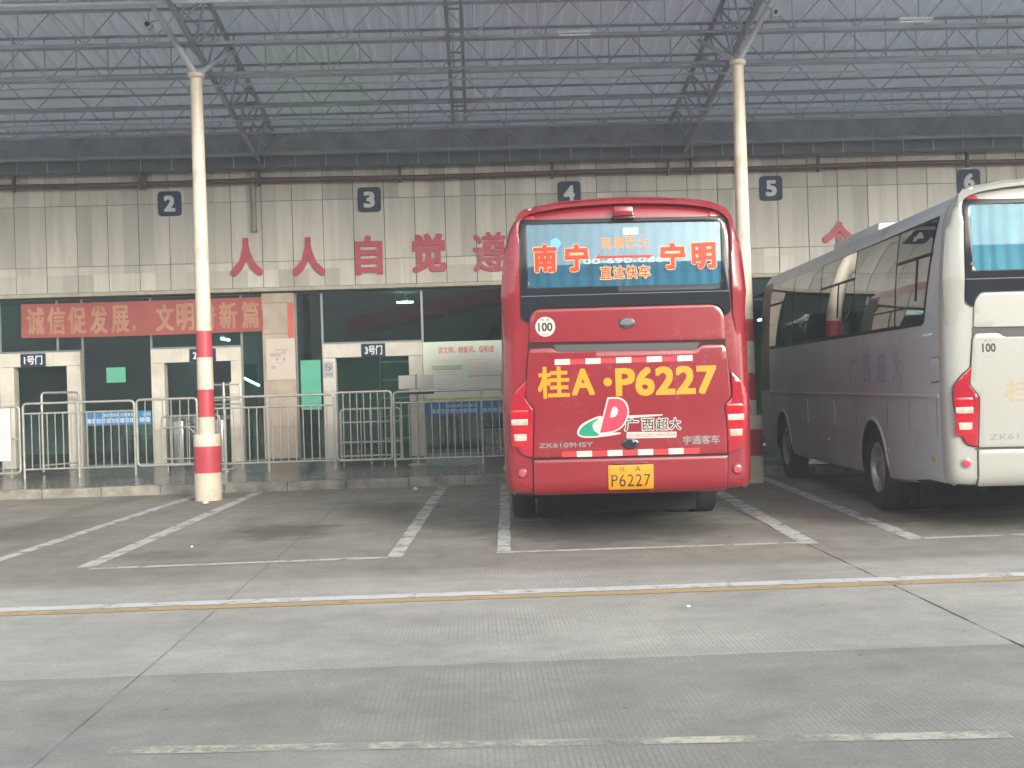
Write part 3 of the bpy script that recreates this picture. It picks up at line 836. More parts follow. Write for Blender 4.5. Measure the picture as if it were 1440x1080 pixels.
# ---- security cameras on the braces
CAMW = mat("camera_shell", (.55, .58, .60), .4)
def sec_cam(x, y, z, lab, arm):
    t = thing("security_camera", lab, "camera", (x, y, z), 0, "security cameras under the canopy")
    bm = bmesh.new(); lathe(bm, [(0, -.02), (.05, -.02), (.055, 0), (.055, .16), (.04, .18), (0, .18)], 16, 'y', off=(x, y, z)); part("body", bm, CAMW, t, 40)
    bm = bmesh.new(); lathe(bm, [(0, -.026), (.036, -.026), (.038, -.02)], 16, 'y', off=(x, y, z)); part("lens", bm, mat("lens_black", (.01, .01, .012), .1), t, 40)
    bm = bmesh.new(); tube(bm, [(x, y + .1, z + .05), arm], .014, 6); part("bracket", bm, CAMW, t, 40)
sec_cam(4.53, 18.55, 6.93, "white bullet camera hung above the right striped column", (4.46, 18.85, 7.12))
sec_cam(-4.58, 18.6, 6.98, "white bullet camera hung above the left striped column", (-4.50, 18.95, 7.14))

# ------------------------------------------------------------------ steel barriers
STEEL = mat("stainless_tube", (.53, .515, .46), .30, metal=.45, var=.15, scale=6)
def frame_path(x0, x1, z0, z1, r=.07, close=False):
    pts = []
    def arc(cx, cz, a0, a1):
        return [(cx + r * math.cos(R(a0 + (a1 - a0) * i / 4)), cz + r * math.sin(R(a0 + (a1 - a0) * i / 4))) for i in range(5)]
    if close:
        return arc(x0 + r, z0 + r, 270, 180) + arc(x0 + r, z1 - r, 180, 90) + arc(x1 - r, z1 - r, 90, 0) + arc(x1 - r, z0 + r, 0, -90)
    return [(x0, z0)] + arc(x0 + r, z1 - r, 180, 90) + arc(x1 - r, z1 - r, 90, 0) + [(x1, z0)]
def barrier(name, lab, x0, x1, y, zbase, top, rails, posts, nb, bz, gate=False, rot=0.0, tr=.023, br=.011, wheels=(), group="steel crowd barriers on the platform"):
    t = thing(name, lab, "barrier", ((x0 + x1) / 2, y, zbase), rot, group)
    cx = (x0 + x1) / 2
    def P(x, z): return (x - cx, 0, z - zbase)
    bm = bmesh.new()
    if gate: tube(bm, [P(a, b) for a, b in frame_path(x0, x1, bz, top, close=True)], tr, 8, closed=True)
    else: tube(bm, [P(a, b) for a, b in frame_path(x0, x1, zbase, top)], tr, 8)
    link("frame", bm, STEEL, t, 50)
    for z in rails:
        bm = bmesh.new(); tube(bm, [P(x0 + .01, z), P(x1 - .01, z)], tr * .8, 8); link("rail", bm, STEEL, t, 50)
    for x in posts:
        bm = bmesh.new(); tube(bm, [P(x, zbase), P(x, top - .01)], tr * .9, 8); link("post", bm, STEEL, t, 50)
    zt = top - .01 if gate else max(rails)
    for i in range(nb):
        x = x0 + (x1 - x0) * (i + 1) / (nb + 1)
        if any(abs(x - p) < .05 for p in posts): continue
        lean = random.uniform(-.006, .006)
        bm = bmesh.new(); tube(bm, [P(x, bz), P(x + lean, zt)], br, 6); link("baluster", bm, STEEL, t, 50)
    for x in wheels:
        bm = bmesh.new(); lathe(bm, [(.0, -.012), (.035, -.012), (.035, .012), (0, .012)], 12, 'x', off=P(x, zbase + .037)); link("caster", bm, mat("caster_rubber", (.3, .3, .3), .6), t, 40)
        bm = bmesh.new(); tube(bm, [P(x, zbase + .04), P(x, bz)], .01, 5); link("caster_stem", bm, STEEL, t, 40)
    return t
YF = 23.9; ZP = .158
b0 = barrier("crowd_barrier_gate", "gate barrier at the far left carrying a white board", -9.9, -8.455, YF, ZP, 1.50, [.9], [], 8, .27, gate=True, wheels=(-9.5, -8.62))
bd = thing("white_board", "blank pinkish white board hung on the far left gate barrier", "board", (-8.74, YF - .04, .5))
bm = bmesh.new(); box(bm, -8.98, -8.60, YF - .062, YF - .026, .50, 1.47, 0, .006); part("panel", bm, mat("pinkish_board", (.66, .60, .62), .5, var=.05), bd)
for x in (-8.9, -8.68):
    bm = bmesh.new(); box(bm, x - .02, x + .02, YF - .064, YF + .03, 1.475, 1.515, 0, .004); part("hook", bm, STEEL, bd)
barrier("crowd_barrier", "long steel barrier in front of door one and the blue strip", -8.385, -6.345, YF, ZP, 1.545, [1.36, .33], [-7.38], 13, .33)
barrier("crowd_barrier_gate", "small gate barrier in front of door two left of the striped column", -6.30, -5.19, YF, ZP, 1.555, [], [], 6, .33, gate=True, wheels=(-5.75,))
barrier("crowd_barrier", "long steel barrier right of the striped column in front of the beige pillar", -5.10, -2.655, YF, ZP, 1.55, [1.35, .32], [-3.885], 16, .32)
barrier("crowd_barrier_gate", "small gate barrier in front of door three", -2.62, -1.585, YF, ZP, 1.575, [], [], 7, .31, gate=True, wheels=(-2.5, -1.75))
barrier("crowd_barrier", "long steel barrier below the notice board ending behind the red bus", -1.545, .56, YF, ZP, 1.555, [1.35, .30], [.09], 14, .30)
barrier("crowd_barrier_gate", "low inner gate barrier standing inside door three", -2.60, -1.46, 24.45, .19, 1.25, [1.0, .62, .36], [-2.03], 5, .27, gate=True)
barrier("crowd_barrier_gate", "low inner gate barrier standing inside door two", -6.05, -4.95, 24.75, .21, 1.22, [1.0, .40], [], 6, .30, gate=True)
barrier("queue_barrier", "queue barrier turned edge on inside door one", -8.50, -7.56, 24.95, .235, 1.74, [.36], [], 17, .36, gate=False, rot=R(62))
# ---- display stand with black screen by door two
t = thing("screen_stand", "black screen on a tubular steel stand in the opening of door two", "screen", (-4.75, 24.3, .18))
bm = bmesh.new(); box(bm, -4.98, -4.62, 24.28, 24.33, 1.84, 2.24, 0, .01); part("screen", bm, mat("black_screen", (.012, .013, .018), .08), t)
bm = bmesh.new(); tube(bm, [(-4.77, 24.32, .18), (-4.77, 24.32, 1.84)], .025, 8); part("pole", bm, STEEL, t, 40)
bm = bmesh.new(); tube(bm, [(a, 24.36, b) for a, b in frame_path(-5.0, -4.46, .2, 1.79, .05)], .016, 8); tube(bm, [(-4.99, 24.36, 1.42), (-4.47, 24.36, 1.42)], .014, 6); tube(bm, [(-4.99, 24.36, 1.5), (-4.47, 24.36, 1.5)], .014, 6); part("frame", bm, STEEL, t, 40)
bm = bmesh.new(); lathe(bm, [(0, .18), (.2, .18), (.2, .2), (.03, .215)], 20, off=(-4.77, 24.32, 0)); part("foot", bm, STEEL, t, 40)
# ---- notice stand by door three
t = thing("notice_stand", "two pale boards on a steel post right of door three", "stand", (-1.13, 24.2, .17))
BRD = mat("stand_board", (.56, .54, .50), .5, var=.08)
for a, b_ in ((-1.46, -1.15), (-1.11, -.80)):
    bm = bmesh.new(); box(bm, a, b_, 24.18, 24.21, 1.60, 1.86, 0, .004); part("board", bm, BRD, t)
bm = bmesh.new(); tube(bm, [(-1.13, 24.22, .17), (-1.13, 24.22, 1.88)], .022, 8); part("post", bm, STEEL, t, 40)
bm = bmesh.new(); box(bm, -1.46, -.80, 24.17, 24.2, 1.50, 1.545); part("bar", bm, DARK, t)
bm = bmesh.new(); lathe(bm, [(0, .17), (.2, .17), (.2, .185), (.03, .2)], 20, off=(-1.13, 24.22, 0)); part("foot", bm, STEEL, t, 40)
# ---- speckled bin
t = thing("granite_box", "grey speckled stone box behind the barrier beside the red bus", "box", (.35, 25.2, .245))
bm = bmesh.new(); box(bm, .14, .62, 25.0, 25.4, .246, .74, 0, .012); part("body", bm, mat("speckled_stone", (.22, .22, .23), .5, var=.8, scale=38), t)
bm = bmesh.new(); box(bm, .12, .64, 24.98, 25.42, .741, .78, 0, .008); part("lid", bm, mat("speckled_lid", (.25, .25, .26), .4, var=.5, scale=38), t)
# ---- low turnstile inside door two
CHR = mat("bright_chrome", (.75, .76, .76), .10, metal=1.0)
t = thing("turnstile", "shiny low turnstile behind the gate barrier of door two", "turnstile", (-5.5, 25.6, .26))
for a in (-5.98, -5.2):
    bm = bmesh.new(); box(bm, a, a + .2, 25.35, 26.1, .262, 1.12, 0, .03); part("cabinet", bm, mat("brushed_steel", (.45, .46, .45), .3, metal=.9), t, 30)
for a, b_ in (((-5.79, 25.6, 1.05), (-5.45, 25.6, 1.02)), ((-5.79, 25.6, 1.03), (-5.48, 25.55, .74)), ((-5.79, 25.6, 1.03), (-5.5, 25.8, .85))):
    bm = bmesh.new(); tube(bm, [a, b_], .02, 8); part("arm", bm, CHR, t, 40)

# ---- scraps of litter
PAP = mat("white_scrap", (.8, .8, .78), .7)
for x, y, s, lab in ((-1.0, 20.2, .05, "crumpled white paper scrap on the ground near the kerb of the empty bay"), (-4.02, 18.9, .05, "crumpled white paper scrap beside the left striped column"), (-3.05, 13.6, .02, "tiny white scrap of litter in the empty bay"), (1.45, 9.0, .018, "tiny white scrap of litter on the drive behind the red bus")):
    bm = bmesh.new(); bmesh.ops.create_icosphere(bm, subdivisions=2, radius=s)
    for v in bm.verts:
        v.co *= random.uniform(.6, 1.15); v.co.z *= .55
    zmin = min(v.co.z for v in bm.verts)
    for v in bm.verts: v.co.z -= zmin
    o = link("paper_scrap", bm, PAP); o.location = (x, y, .001); tag(o, lab, "litter", "scraps of white litter on the ground")

# ------------------------------------------------------------------ buses
RIGHT = [(0, .47), (.9, .47), (1.12, .475), (1.2, .49), (1.238, .53), (1.255, .62), (1.265, .85), (1.268, 1.2), (1.266, 1.6), (1.258, 2.1), (1.243, 2.45), (1.215, 2.8), (1.18, 3.07), (1.145, 3.2), (1.085, 3.305), (1.0, 3.362), (.85, 3.405), (.5, 3.445), (0, 3.462)]
half = catmull(RIGHT, 5)
OUT = half + [(-x, z) for x, z in half[-2:0:-1]]
# resample evenly
def resample(poly, n):
    P = [Vector(p) for p in poly]; P.append(P[0])
    ln = [0]
    for a, b in zip(P, P[1:]): ln.append(ln[-1] + (b - a).length)
    out = []; j = 0
    for i in range(n):
        s = ln[-1] * i / n
        while ln[j + 1] < s: j += 1
        t = (s - ln[j]) / max(1e-9, ln[j + 1] - ln[j])
        out.append(P[j].lerp(P[j + 1], t))
    return out
OUT = resample(OUT, 176)
CC = Vector((0, 1.95))
_tab = sorted((math.atan2((p - CC).y, (p - CC).x), (p - CC).length) for p in OUT)
def r_out(th):
    lo, hi = 0, len(_tab) - 1
    if th <= _tab[0][0] or th >= _tab[-1][0]:
        a, b = _tab[-1], _tab[0]; t = .5
        return (a[1] + b[1]) / 2
    while hi - lo > 1:
        m_ = (lo + hi) // 2
        if _tab[m_][0] <= th: lo = m_
        else: hi = m_
    a, b = _tab[lo], _tab[hi]
    t = (th - a[0]) / max(1e-9, b[0] - a[0])
    return a[1] + (b[1] - a[1]) * t
def half_w(z):
    best = 1.2
    for a, b in zip(half, half[1:]):
        if (a[1] - z) * (b[1] - z) <= 0 and a[1] != b[1]:
            t = (z - a[1]) / (b[1] - a[1]); best = a[0] + (b[0] - a[0]) * t
    return best
RC = .15
def lean(x, z): return .055 * max(0, (z - 1.3) / 2.2) ** 1.6 + .035 * (x / 1.25) ** 2
def depth(x, z):
    p = Vector((x, z)) - CC; l = p.length
    if l < 1e-6: return lean(x, z)
    ro = r_out(math.atan2(p.y, p.x)); d = max(0.0, ro - l)
    e = 0
    if d < RC: e = RC * (1 - math.sqrt(max(0, 1 - ((RC - d) / RC) ** 2)))
    return e + lean(x, z)
def rear(x, z, h):
    y = depth(x, z); e = .004
    dx = (depth(x + e, z) - depth(x - e, z)) / (2 * e); dz = (depth(x, z + e) - depth(x, z - e)) / (2 * e)
    n = Vector((dx, -1, dz)); 
    n = Vector((max(-1.2, min(1.2, n.x)), -1, max(-1.2, min(1.2, n.z)))).normalized()
    return Vector((x, y, z)) + n * h
LB = 10.45
def side(sign):
    def f(y, z, h):
        e = .01
        dw = (half_w(z + e) - half_w(z - e)) / (2 * e)
        n = Vector((sign, 0, -dw)).normalized()
        return Vector((sign * half_w(z), y, z)) + n * h
    return f
def body_bm():
    bm = bmesh.new()
    n = len(OUT)
    rings = []
    for s in [.02, .2, .4, .55, .68, .78, .84, .88, .91, .935, .955, .97, .982, .991, .997, 1.0]:
        ring = []
        for p in OUT:
            q = CC + (p - CC) * s
            ring.append(bm.verts.new((q.x, depth(q.x, q.y) if s < 1 else RC + lean(q.x, q.y), q.y)))
        rings.append(ring)
    for y in [.4, .7, 1.2, 2, 3.5, 5, 6.5, 8, 9, 9.6]:
        rings.append([bm.verts.new((p.x, y + (lean(p.x, p.y) * max(0, 1 - y / 1.2)), p.y)) for p in OUT])
    for k in range(1, 9):                       # rounded nose with a raked windscreen
        a = k / 8 * math.pi / 2
        ring = []
        for p in OUT:
            q = CC + (p - CC) * (1 - .26 * (1 - math.cos(a)))
            ring.append(bm.verts.new((q.x, 9.6 + (LB - 9.6) * math.sin(a) - .34 * max(0, (q.y - 1.5) / 1.9) ** 1.5 * math.sin(a), q.y)))
        rings.append(ring)
    for a, b in zip(rings, rings[1:]):
        for j in range(n):
            bm.faces.new((a[j], b[j], b[(j + 1) % n], a[(j + 1) % n]))
    bm.faces.new(rings[0]); bm.faces.new(rings[-1][::-1])
    # skirt line along the sides drops a little below the tail
    for v in bm.verts:
        if v.co.z < .6 and v.co.y > .8:
            k = min(1, (v.co.y - .8) / .8); v.co.z -= .09 * k * (1 - max(0, v.co.z - .5) / .1)
    return bm
BLK = mat("black_plastic", (.018, .018, .02), .5, spec=.2)
UND = mat("underbody", (.010, .010, .010), .85)
RUB = mat("tyre_rubber", (.025, .025, .026), .85, var=.3, scale=8, bump=.3, bscale=60)
RIM = mat("wheel_rim", (.42, .42, .40), .38, metal=.6, var=.2, scale=6, dirt=(.16, .14, .12), dscale=5, damt=.5)
FRIT = mat("black_glass_border", (.016, .019, .024), .05, spec=.35)
WGL = glass("bus_rear_glass", (.92, .97, .98), ior=1.72)
SGL = glass("bus_side_glass", (.22, .28, .31), refl=.55, ior=1.33)
CURT = mat("blue_curtain", (.10, .40, .62), .8, var=.10, scale=5)
LRED = mat("tail_lamp_red", (.36, .008, .02), .12, coat=1.0)
LREDD = mat("tail_lamp_deep_red", (.46, .004, .014), .12, coat=1.0)
LWH = mat("lamp_lens_clear", (.48, .42, .35), .15, coat=1.0, var=.25, scale=25)
CHROME = mat("chrome_badge", (.30, .30, .31), .28, metal=.5)
YEL = mat("yellow_vinyl", (.64, .27, .001), .45, var=.05, scale=8)
WV = mat("white_vinyl", (.50, .49, .46), .5, var=.05)
RV = mat("red_vinyl", (.62, .03, .04), .45, var=.1, scale=10)
INK = mat("black_vinyl", (.02, .02, .02), .5)
GRV = mat("green_vinyl", (.005, .24, .15), .45)
PINK = mat("logo_red_vinyl", (.52, .03, .07), .45)
ORA = mat("window_letter_red", (.60, .03, .008), .5)
EDGE = mat("window_letter_edge", (.66, .46, .22), .5)
GAP = mat("panel_gap", (.03, .008, .008), .8)

def P_(name, loops, h0, h1, m, t, bev=.0, step=.06, smooth=35, surf=rear):
    """a panel laid on the curved tail or side of the bus"""
    bm = gridcut(solid(flat_bm(loops), h0, h1, bev), step)
    return link(name, lift(bm, surf), m, t, smooth)
def T_(name, body, b_, h, m, t, bold=.02, spacing=1.0, grow=0.0, surf=rear):
    bm = gridcut(text_fit(body, b_, bold, spacing, grow, h=h), .12)
    return link(name, lift(bm, surf), m, t)
def circ(x, z, rx, rz=None, n=28):
    rz = rz or rx
    return [(x + rx * math.cos(2 * math.pi * i / n), z + rz * math.sin(2 * math.pi * i / n)) for i in range(n)]

HATCH = rounded([(-.987, 1.93), (-.965, 1.975), (-.742, 1.975), (-.694, 1.934), (.702, 1.912), (.775, 1.958), (.99, 1.958), (1.022, 1.91), (1.058, 1.422), (.977, 1.346), (1.003, 1.033), (.997, .852), (-.967, .864), (-.941, 1.356), (-1.031, 1.476)], [.05, .03, .03, .03, .03, .03, .04, .04, .03, .03, .05, .01, .01, .03, .03], 3)
TAILL = rounded([(-1.012, 1.655), (-1.041, 1.476), (-.951, 1.346), (-.975, .872), (-1.08, .892), (-1.14, 1.02), (-1.186, 1.295), (-1.184, 1.455), (-1.13, 1.55)], [.01, .03, .03, .01, .06, .08, .1, .06, .1], 4)
TAILR = rounded([(1.062, 1.676), (1.068, 1.418), (.987, 1.346), (1.013, 1.033), (1.007, .858), (1.139, .895), (1.196, 1.105), (1.208, 1.476), (1.16, 1.58)], [.01, .03, .03, .05, .01, .07, .1, .08, .1], 4)
HOOD = rounded([(-.976, 2.035), (-.962, 2.285), (-.90, 2.372), (.90, 2.366), (.97, 2.336), (1.012, 2.25), (1.012, 2.003)], [.02, .05, .06, .06, .05, .05, .02], 4)
WIN = rounded([(-1.025, 3.285), (1.046, 3.262), (1.078, 2.29), (1.02, 2.245), (.985, 2.345), (.90, 2.378), (-.895, 2.384), (-.965, 2.30), (-.965, 2.235), (-1.05, 2.295)], [.05, .05, .06, .02, .06, .06, .06, .06, .02, .05], 4)
GLS_IN = rounded([(-.965, 3.235), (1.0, 3.207), (.996, 2.572), (-.962, 2.592)], [.02, .02, .06, .06], 4)
RIM_IN = [(-1.06, 2.22), (-1.058, 2.4), (-1.045, 3.06), (-1.02, 3.255), (-.96, 3.335), (-.855, 3.388), (-.5, 3.422), (.027, 3.435), (.437, 3.422), (.787, 3.382), (.98, 3.325), (1.045, 3.262), (1.088, 3.085), (1.10, 2.4), (1.10, 2.22)]
def rim_loop():
    outer = []
    for p in OUT:
        if p.y > 2.0:
            q = CC + (p - CC) * .972; outer.append((math.atan2((p - CC).y, (p - CC).x), (q.x, q.y)))
    outer.sort()
    o = [b for a, b in outer]
    o = [(1.165, 1.86)] + [q for q in o if q[1] > 2.05] + [(-1.165, 1.86)]
    return o + catmull(RIM_IN, 3)

def bus(label, loc, rz, paint_, sidepaint, dark, gapm, is_red):
    t = thing("coach_bus", label, "bus", (*loc, 0), rz, None)
    # shell with the wheel arches cut out
    ob = link("body", body_bm(), [paint_, UND, sidepaint], None)
    bmc = bmesh.new()
    for yw in (2.72, 8.0):
        for sx in (-1, 1):
            bmesh.ops.create_cone(bmc, cap_ends=True, segments=40, radius1=.565, radius2=.565, depth=.9,
                                  matrix=Matrix.Translation((sx * 1.12, yw, .50)) @ Matrix.Rotation(R(90), 4, 'Y'))
    cut = link("cutter", bmc, UND)
    md = ob.modifiers.new("b", 'BOOLEAN'); md.operation = 'DIFFERENCE'; md.object = cut; md.solver = 'EXACT'
    try: md.material_mode = 'TRANSFER'
    except Exception: pass
    dg = bpy.context.evaluated_depsgraph_get()
    me = bpy.data.meshes.new_from_object(ob.evaluated_get(dg))
    ob.modifiers.clear(); ob.data = me
    bpy.data.objects.remove(cut)
    names = [m_.name if m_ else '' for m_ in me.materials]
    ui = names.index(UND.name)
    si = names.index(sidepaint.name)
    for p in me.polygons:
        p.use_smooth = True
        c = p.center
        inarch = abs(p.normal.x) < .5 and any(abs(((c.y - yw) ** 2 + (c.z - .5) ** 2) ** .5 - .565) < .02 and abs(c.x) > .6 for yw in (2.72, 8.0)) or (abs(abs(c.x) - .67) < .02 and c.z < 1.1 and abs(p.normal.x) > .9)
        if (p.normal.z < -.85 and c.z < .50) or inarch: p.material_index = ui
        elif c.y > .25 and p.material_index != ui: p.material_index = si
    # the wrap-round windscreen is cut out of the nose as a pane of its own
    isws = lambda f: f.calc_center_median().y > 9.02 and 1.38 < f.calc_center_median().z < 3.2
    wb = bmesh.new(); wb.from_mesh(me); bmesh.ops.delete(wb, geom=[f for f in wb.faces if not isws(f)], context='FACES')
    for f in wb.faces: f.material_index = 0
    link("windscreen", wb, mat("windscreen_glass", (.016, .019, .022), .3, spec=.15), t, 60)
    wb = bmesh.new(); wb.from_mesh(me); bmesh.ops.delete(wb, geom=[f for f in wb.faces if isws(f)], context='FACES'); wb.to_mesh(me); wb.free()
    me.set_sharp_from_angle(angle=R(40))
    ob.parent = t
    # roof pods
    bm = bmesh.new(); box(bm, -.72, .72, 4.2, 6.6, 3.42, 3.60, 0, .07)
    link("air_conditioner", bm, sidepaint, t, 40)
    bm = bmesh.new(); box(bm, -.35, .35, 1.9, 2.7, 3.43, 3.53, 0, .04)
    link("roof_hatch", bm, sidepaint, t, 40)
    # tail
    fade = lambda z: max(0, min(1, (z - 1.95) / .55)) ** 1.5
    P_("rear_rim", [rim_loop()], -.01, .06, paint_, t, .028, .05, 60, lambda x, z, h: rear(x, z, h if h < 0 else -.006 + (h + .006) * fade(z)))
    wn = P_("rear_window", [WIN, GLS_IN], .001, .030, FRIT, t, .006)
    bm = bmesh.new()
    nx, nz = 260, 6
    gv = [[None] * (nz + 1) for _ in range(nx + 1)]
    for i in range(nx + 1):
        for j in range(nz + 1):
            x = -.97 + 1.975 * i / nx; z = 2.568 + .67 * j / nz
            hh = .0155 + .009 * math.sin(x * 52 + 1.8 * math.sin(x * 6) + .3 * math.sin(z * 9)) + .003 * math.sin(x * 23)
            gv[i][j] = bm.verts.new(rear(x, z, hh))
    for i in range(nx):
        for j in range(nz): bm.faces.new((gv[i][j], gv[i + 1][j], gv[i + 1][j + 1], gv[i][j + 1]))
    link("curtain", bm, CURT if is_red else mat("pale_blue_curtain", (.13, .38, .50), .8, var=.12, scale=4), wn, 60)
    gl = P_("glass", [GLS_IN], .0282, .0300, WGL if is_red else glass('bus_rear_clear_glass', (.9, .95, .96), ior=1.38), wn)
    P_("trim_line", [[(-1.04, 2.503), (1.072, 2.496), (1.072, 2.5035), (-1.04, 2.5105)]], .0302, .0326, mat("grey_trim", (.12, .12, .125), .4), wn)
    P_("engine_hood", [HOOD], .0, .022, paint_, t, .008)
    P_("air_slot", [[(-.99, 1.90), (1.02, 1.885), (1.02, 2.02), (-.99, 2.035)]], .0, .004, gapm, t)
    P_("slot_floor", [[(-.70, 1.935), (.72, 1.915), (.76, 1.985), (-.73, 2.005)]], .004, .007, mat("slot_grey", (.07, .065, .065), .6), t)
    ht = P_("rear_hatch", [HATCH], .0, .026, paint_, t, .008)
    P_("hatch_seam", [[(p[0] * 1.009, (p[1] - 1.4) * 1.009 + 1.4) for p in HATCH]], .0, .0045, gapm, t)
    P_("bumper_seam", [[(-1.0, .842), (1.025, .832), (1.025, .848), (-1.0, .858)]], .0, .005, gapm, t)
    bp = P_("bumper", [rounded([(-.972, .49), (.987, .478), (1.005, .832), (-.968, .842)], [.02, .02, .01, .01], 2)], .0, .020, paint_, t, .008)
    for x0, x1 in ((-.984, -.973), (.989, 1.002)):
        P_("bumper_gap", [[(x0, .50), (x1, .50), (x1 + .012, .85), (x0 + .006, .85)]], .0, .004, gapm, t)
    for loop, name in ((TAILL, -1), (TAILR, 1)):
        P_("lamp_seam", [[((p[0] - name * 1.09) * 1.09 + name * 1.09, (p[1] - 1.25) * 1.025 + 1.25) for p in loop]], .0, .0045, BLK, t)
        tl = P_("tail_light", [loop], .0, .030, LRED, t, .012)
        cx = -1.09 if name < 0 else 1.09
        dz = 0 if name < 0 else -.012
        P_("brake_lens", [rounded([(cx - .085, .98), (cx + .08, .98), (cx + .08, 1.355), (cx - .085, 1.355)], .03)], .030, .034, LREDD, tl, .002)
        P_("reversing_lens", [rounded([(cx - .078, 1.20 + dz), (cx + .078, 1.20 + dz), (cx + .078, 1.262 + dz), (cx - .08, 1.262 + dz)], .01)], .034, .040, LWH, tl, .003)
        P_("indicator_lens", [rounded([(cx - .06, 1.04 + dz), (cx + .062, 1.04 + dz), (cx + .064, 1.11 + dz), (cx - .066, 1.11 + dz)], .01)], .034, .040, LWH, tl, .003)
    for x, z in ((-1.085, .712), (1.10, .69)):
        P_("reflector_ring", [circ(x, z, .056)], .0, .010, dark, t, .004)
        P_("round_reflector", [circ(x, z, .042)], .010, .020, mat("reflector_red", (.45, .06, .08), .15, coat=1.0), t, .006)
    for sx in (-1, 1):
        xq = (-1.005, -.86) if sx < 0 else (.89, 1.04)
        P_("clearance_lamp", [rounded([(xq[0], 3.272), (xq[1], 3.264), (xq[1] - .03 * (sx < 0), 3.325), (xq[0] + .03, 3.335)], .015)], .0, .012, mat("clearance_red", (.5, .04, .06), .2, coat=.6), t, .004)
    # brake light box above the window
    bm = bmesh.new(); box(bm, -.085, .115, -.07, .09, 3.285, 3.385, 0, .018); link("high_brake_light", bm, paint_ if is_red else sidepaint, t, 40)
    bm = bmesh.new(); box(bm, -.105, .13, -.055, .095, 3.255, 3.284, 0, .008); link("brake_light_lens", bm, mat("dark_lens", (.05, .008, .01), .2), t, 40)
    # badge
    P_("badge", [circ(.018, 2.205, .085, .058)], .022, .030, mat("badge_dark", (.06, .06, .065), .3, metal=.6), t, .004)
    for k in range(4):
        rr = .066 - .016 * k
        arc = [(.018 + rr * math.cos(R(8 + 164 * i / 12)), 2.182 + rr * .95 * math.sin(R(8 + 164 * i / 12))) for i in range(13)]
        arc2 = [(.018 + (rr - .008) * math.cos(R(8 + 164 * i / 12)), 2.182 + (rr - .008) * .95 * math.sin(R(8 + 164 * i / 12))) for i in range(12, -1, -1)]
        P_("badge_arc", [arc + arc2], .030, .034, CHROME, t)
    P_("hatch_handle", [circ(.016, .982, .088, .056)], .026, .040, mat("handle_chrome", (.10, .11, .12), .12, metal=.9), t, .012)
    P_("plate_light", [rounded([(-.17, .772), (.19, .772), (.17, .80), (-.15, .80)], .01)], .020, .034, dark, t, .006)
    # speed sticker
    if is_red:
        P_("sticker", [circ(-.805, 2.193, .101)], .022, .0235, WV, t)
        T_("lettering", "100", (-.878, 2.145, -.733, 2.235), .0237, INK, t, .035)
        T_("lettering", "限 速", (-.85, 2.25, -.76, 2.275), .0237, INK, t, .0)
        T_("lettering", "km/h", (-.84, 2.105, -.77, 2.125), .0237, INK, t, .0)
        for i in range(5):
            x0 = -.722 + i * .31
            P_("reflective_strip", [[(x0, 1.80), (x0 + .157, 1.80), (x0 + .157, 1.858), (x0, 1.858)]], .026, .0275, WV, t)
            if i < 4:
                P_("reflective_strip", [[(x0 + .163, 1.803), (x0 + .30, 1.803), (x0 + .30, 1.85), (x0 + .163, 1.85)]], .026, .0275, RV, t)
        for i in range(4):
            x0 = -.526 + i * .309
            P_("reflective_strip", [[(x0, .866 - .004), (x0 + .154, .865 - .004), (x0 + .154, .922), (x0, .922)]], .026, .0275, WV, t)
            xr0, xr1 = x0 + .158, x0 + .306 if i < 3 else .715
            P_("reflective_strip", [[(xr0, .862), (xr1, .862), (xr1, .918), (xr0, .918)]], .026, .0275, RV, t)
        P_("reflective_strip", [[(-.675, .866), (-.53, .866), (-.53, .92), (-.675, .92)]], .026, .0275, RV, t)
        T_("registration_lettering", "桂", (-.90, 1.462, -.577, 1.785), .0262, YEL, t, .030)
        T_("registration_lettering", "A", (-.556, 1.487, -.325, 1.755), .0262, YEL, t, .035)
        P_("registration_lettering", [circ(-.192, 1.613, .043)], .0262, .0275, YEL, t)
        T_("registration_lettering", "P6227", (-.113, 1.462, .912, 1.752), .0262, YEL, t, .042, 1.02)
        # company logo
        sw = catmull([(-.515, 1.12), (-.47, 1.19), (-.38, 1.238), (-.27, 1.27), (-.22, 1.20), (-.27, 1.10), (-.1, 1.10), (-.085, 1.083), (-.25, 1.06), (-.42, 1.053), (-.50, 1.075)], 5, True)
        lg = P_("company_logo", [sw], .026, .0272, WV, t)
        P_("swoosh", [catmull([(-.495, 1.115), (-.455, 1.172), (-.37, 1.222), (-.295, 1.245), (-.355, 1.19), (-.345, 1.125), (-.30, 1.09), (-.31, 1.072), (-.42, 1.07), (-.485, 1.085)], 5, True)], .0274, .0284, GRV, lg)
        dl = [(-.305, 1.085), (-.20, 1.455), (-.09, 1.455), (-.015, 1.41), (.014, 1.32), (-.008, 1.22), (-.07, 1.14), (-.16, 1.098)]
        dout = [dl[0]] + catmull(dl[1:], 5)
        P_("emblem_backing", [dout], .0276, .0290, WV, lg)
        din = [(-.286, 1.10), (-.187, 1.440), (-.09, 1.438), (-.03, 1.40), (-.002, 1.318), (-.022, 1.228), (-.078, 1.152), (-.165, 1.112)]
        P_("emblem", [[din[0]] + catmull(din[1:], 5)], .0292, .0302, PINK, lg)
        hole = [(-.183, 1.252), (-.158, 1.345), (-.128, 1.362), (-.10, 1.335), (-.103, 1.29), (-.13, 1.258)]
        P_("emblem_hole", [[hole[0]] + catmull(hole[1:], 4)], .0304, .0312, WV, lg)
        P_("speed_bar", [[(.005, 1.238), (.35, 1.256), (.352, 1.27), (.01, 1.268)]], .026, .0272, WV, lg)
        P_("lettering_backing", [rounded([(-.02, 1.035), (.485, 1.03), (.49, 1.09), (-.015, 1.10)], .01)], .0262, .0268, WV, lg)
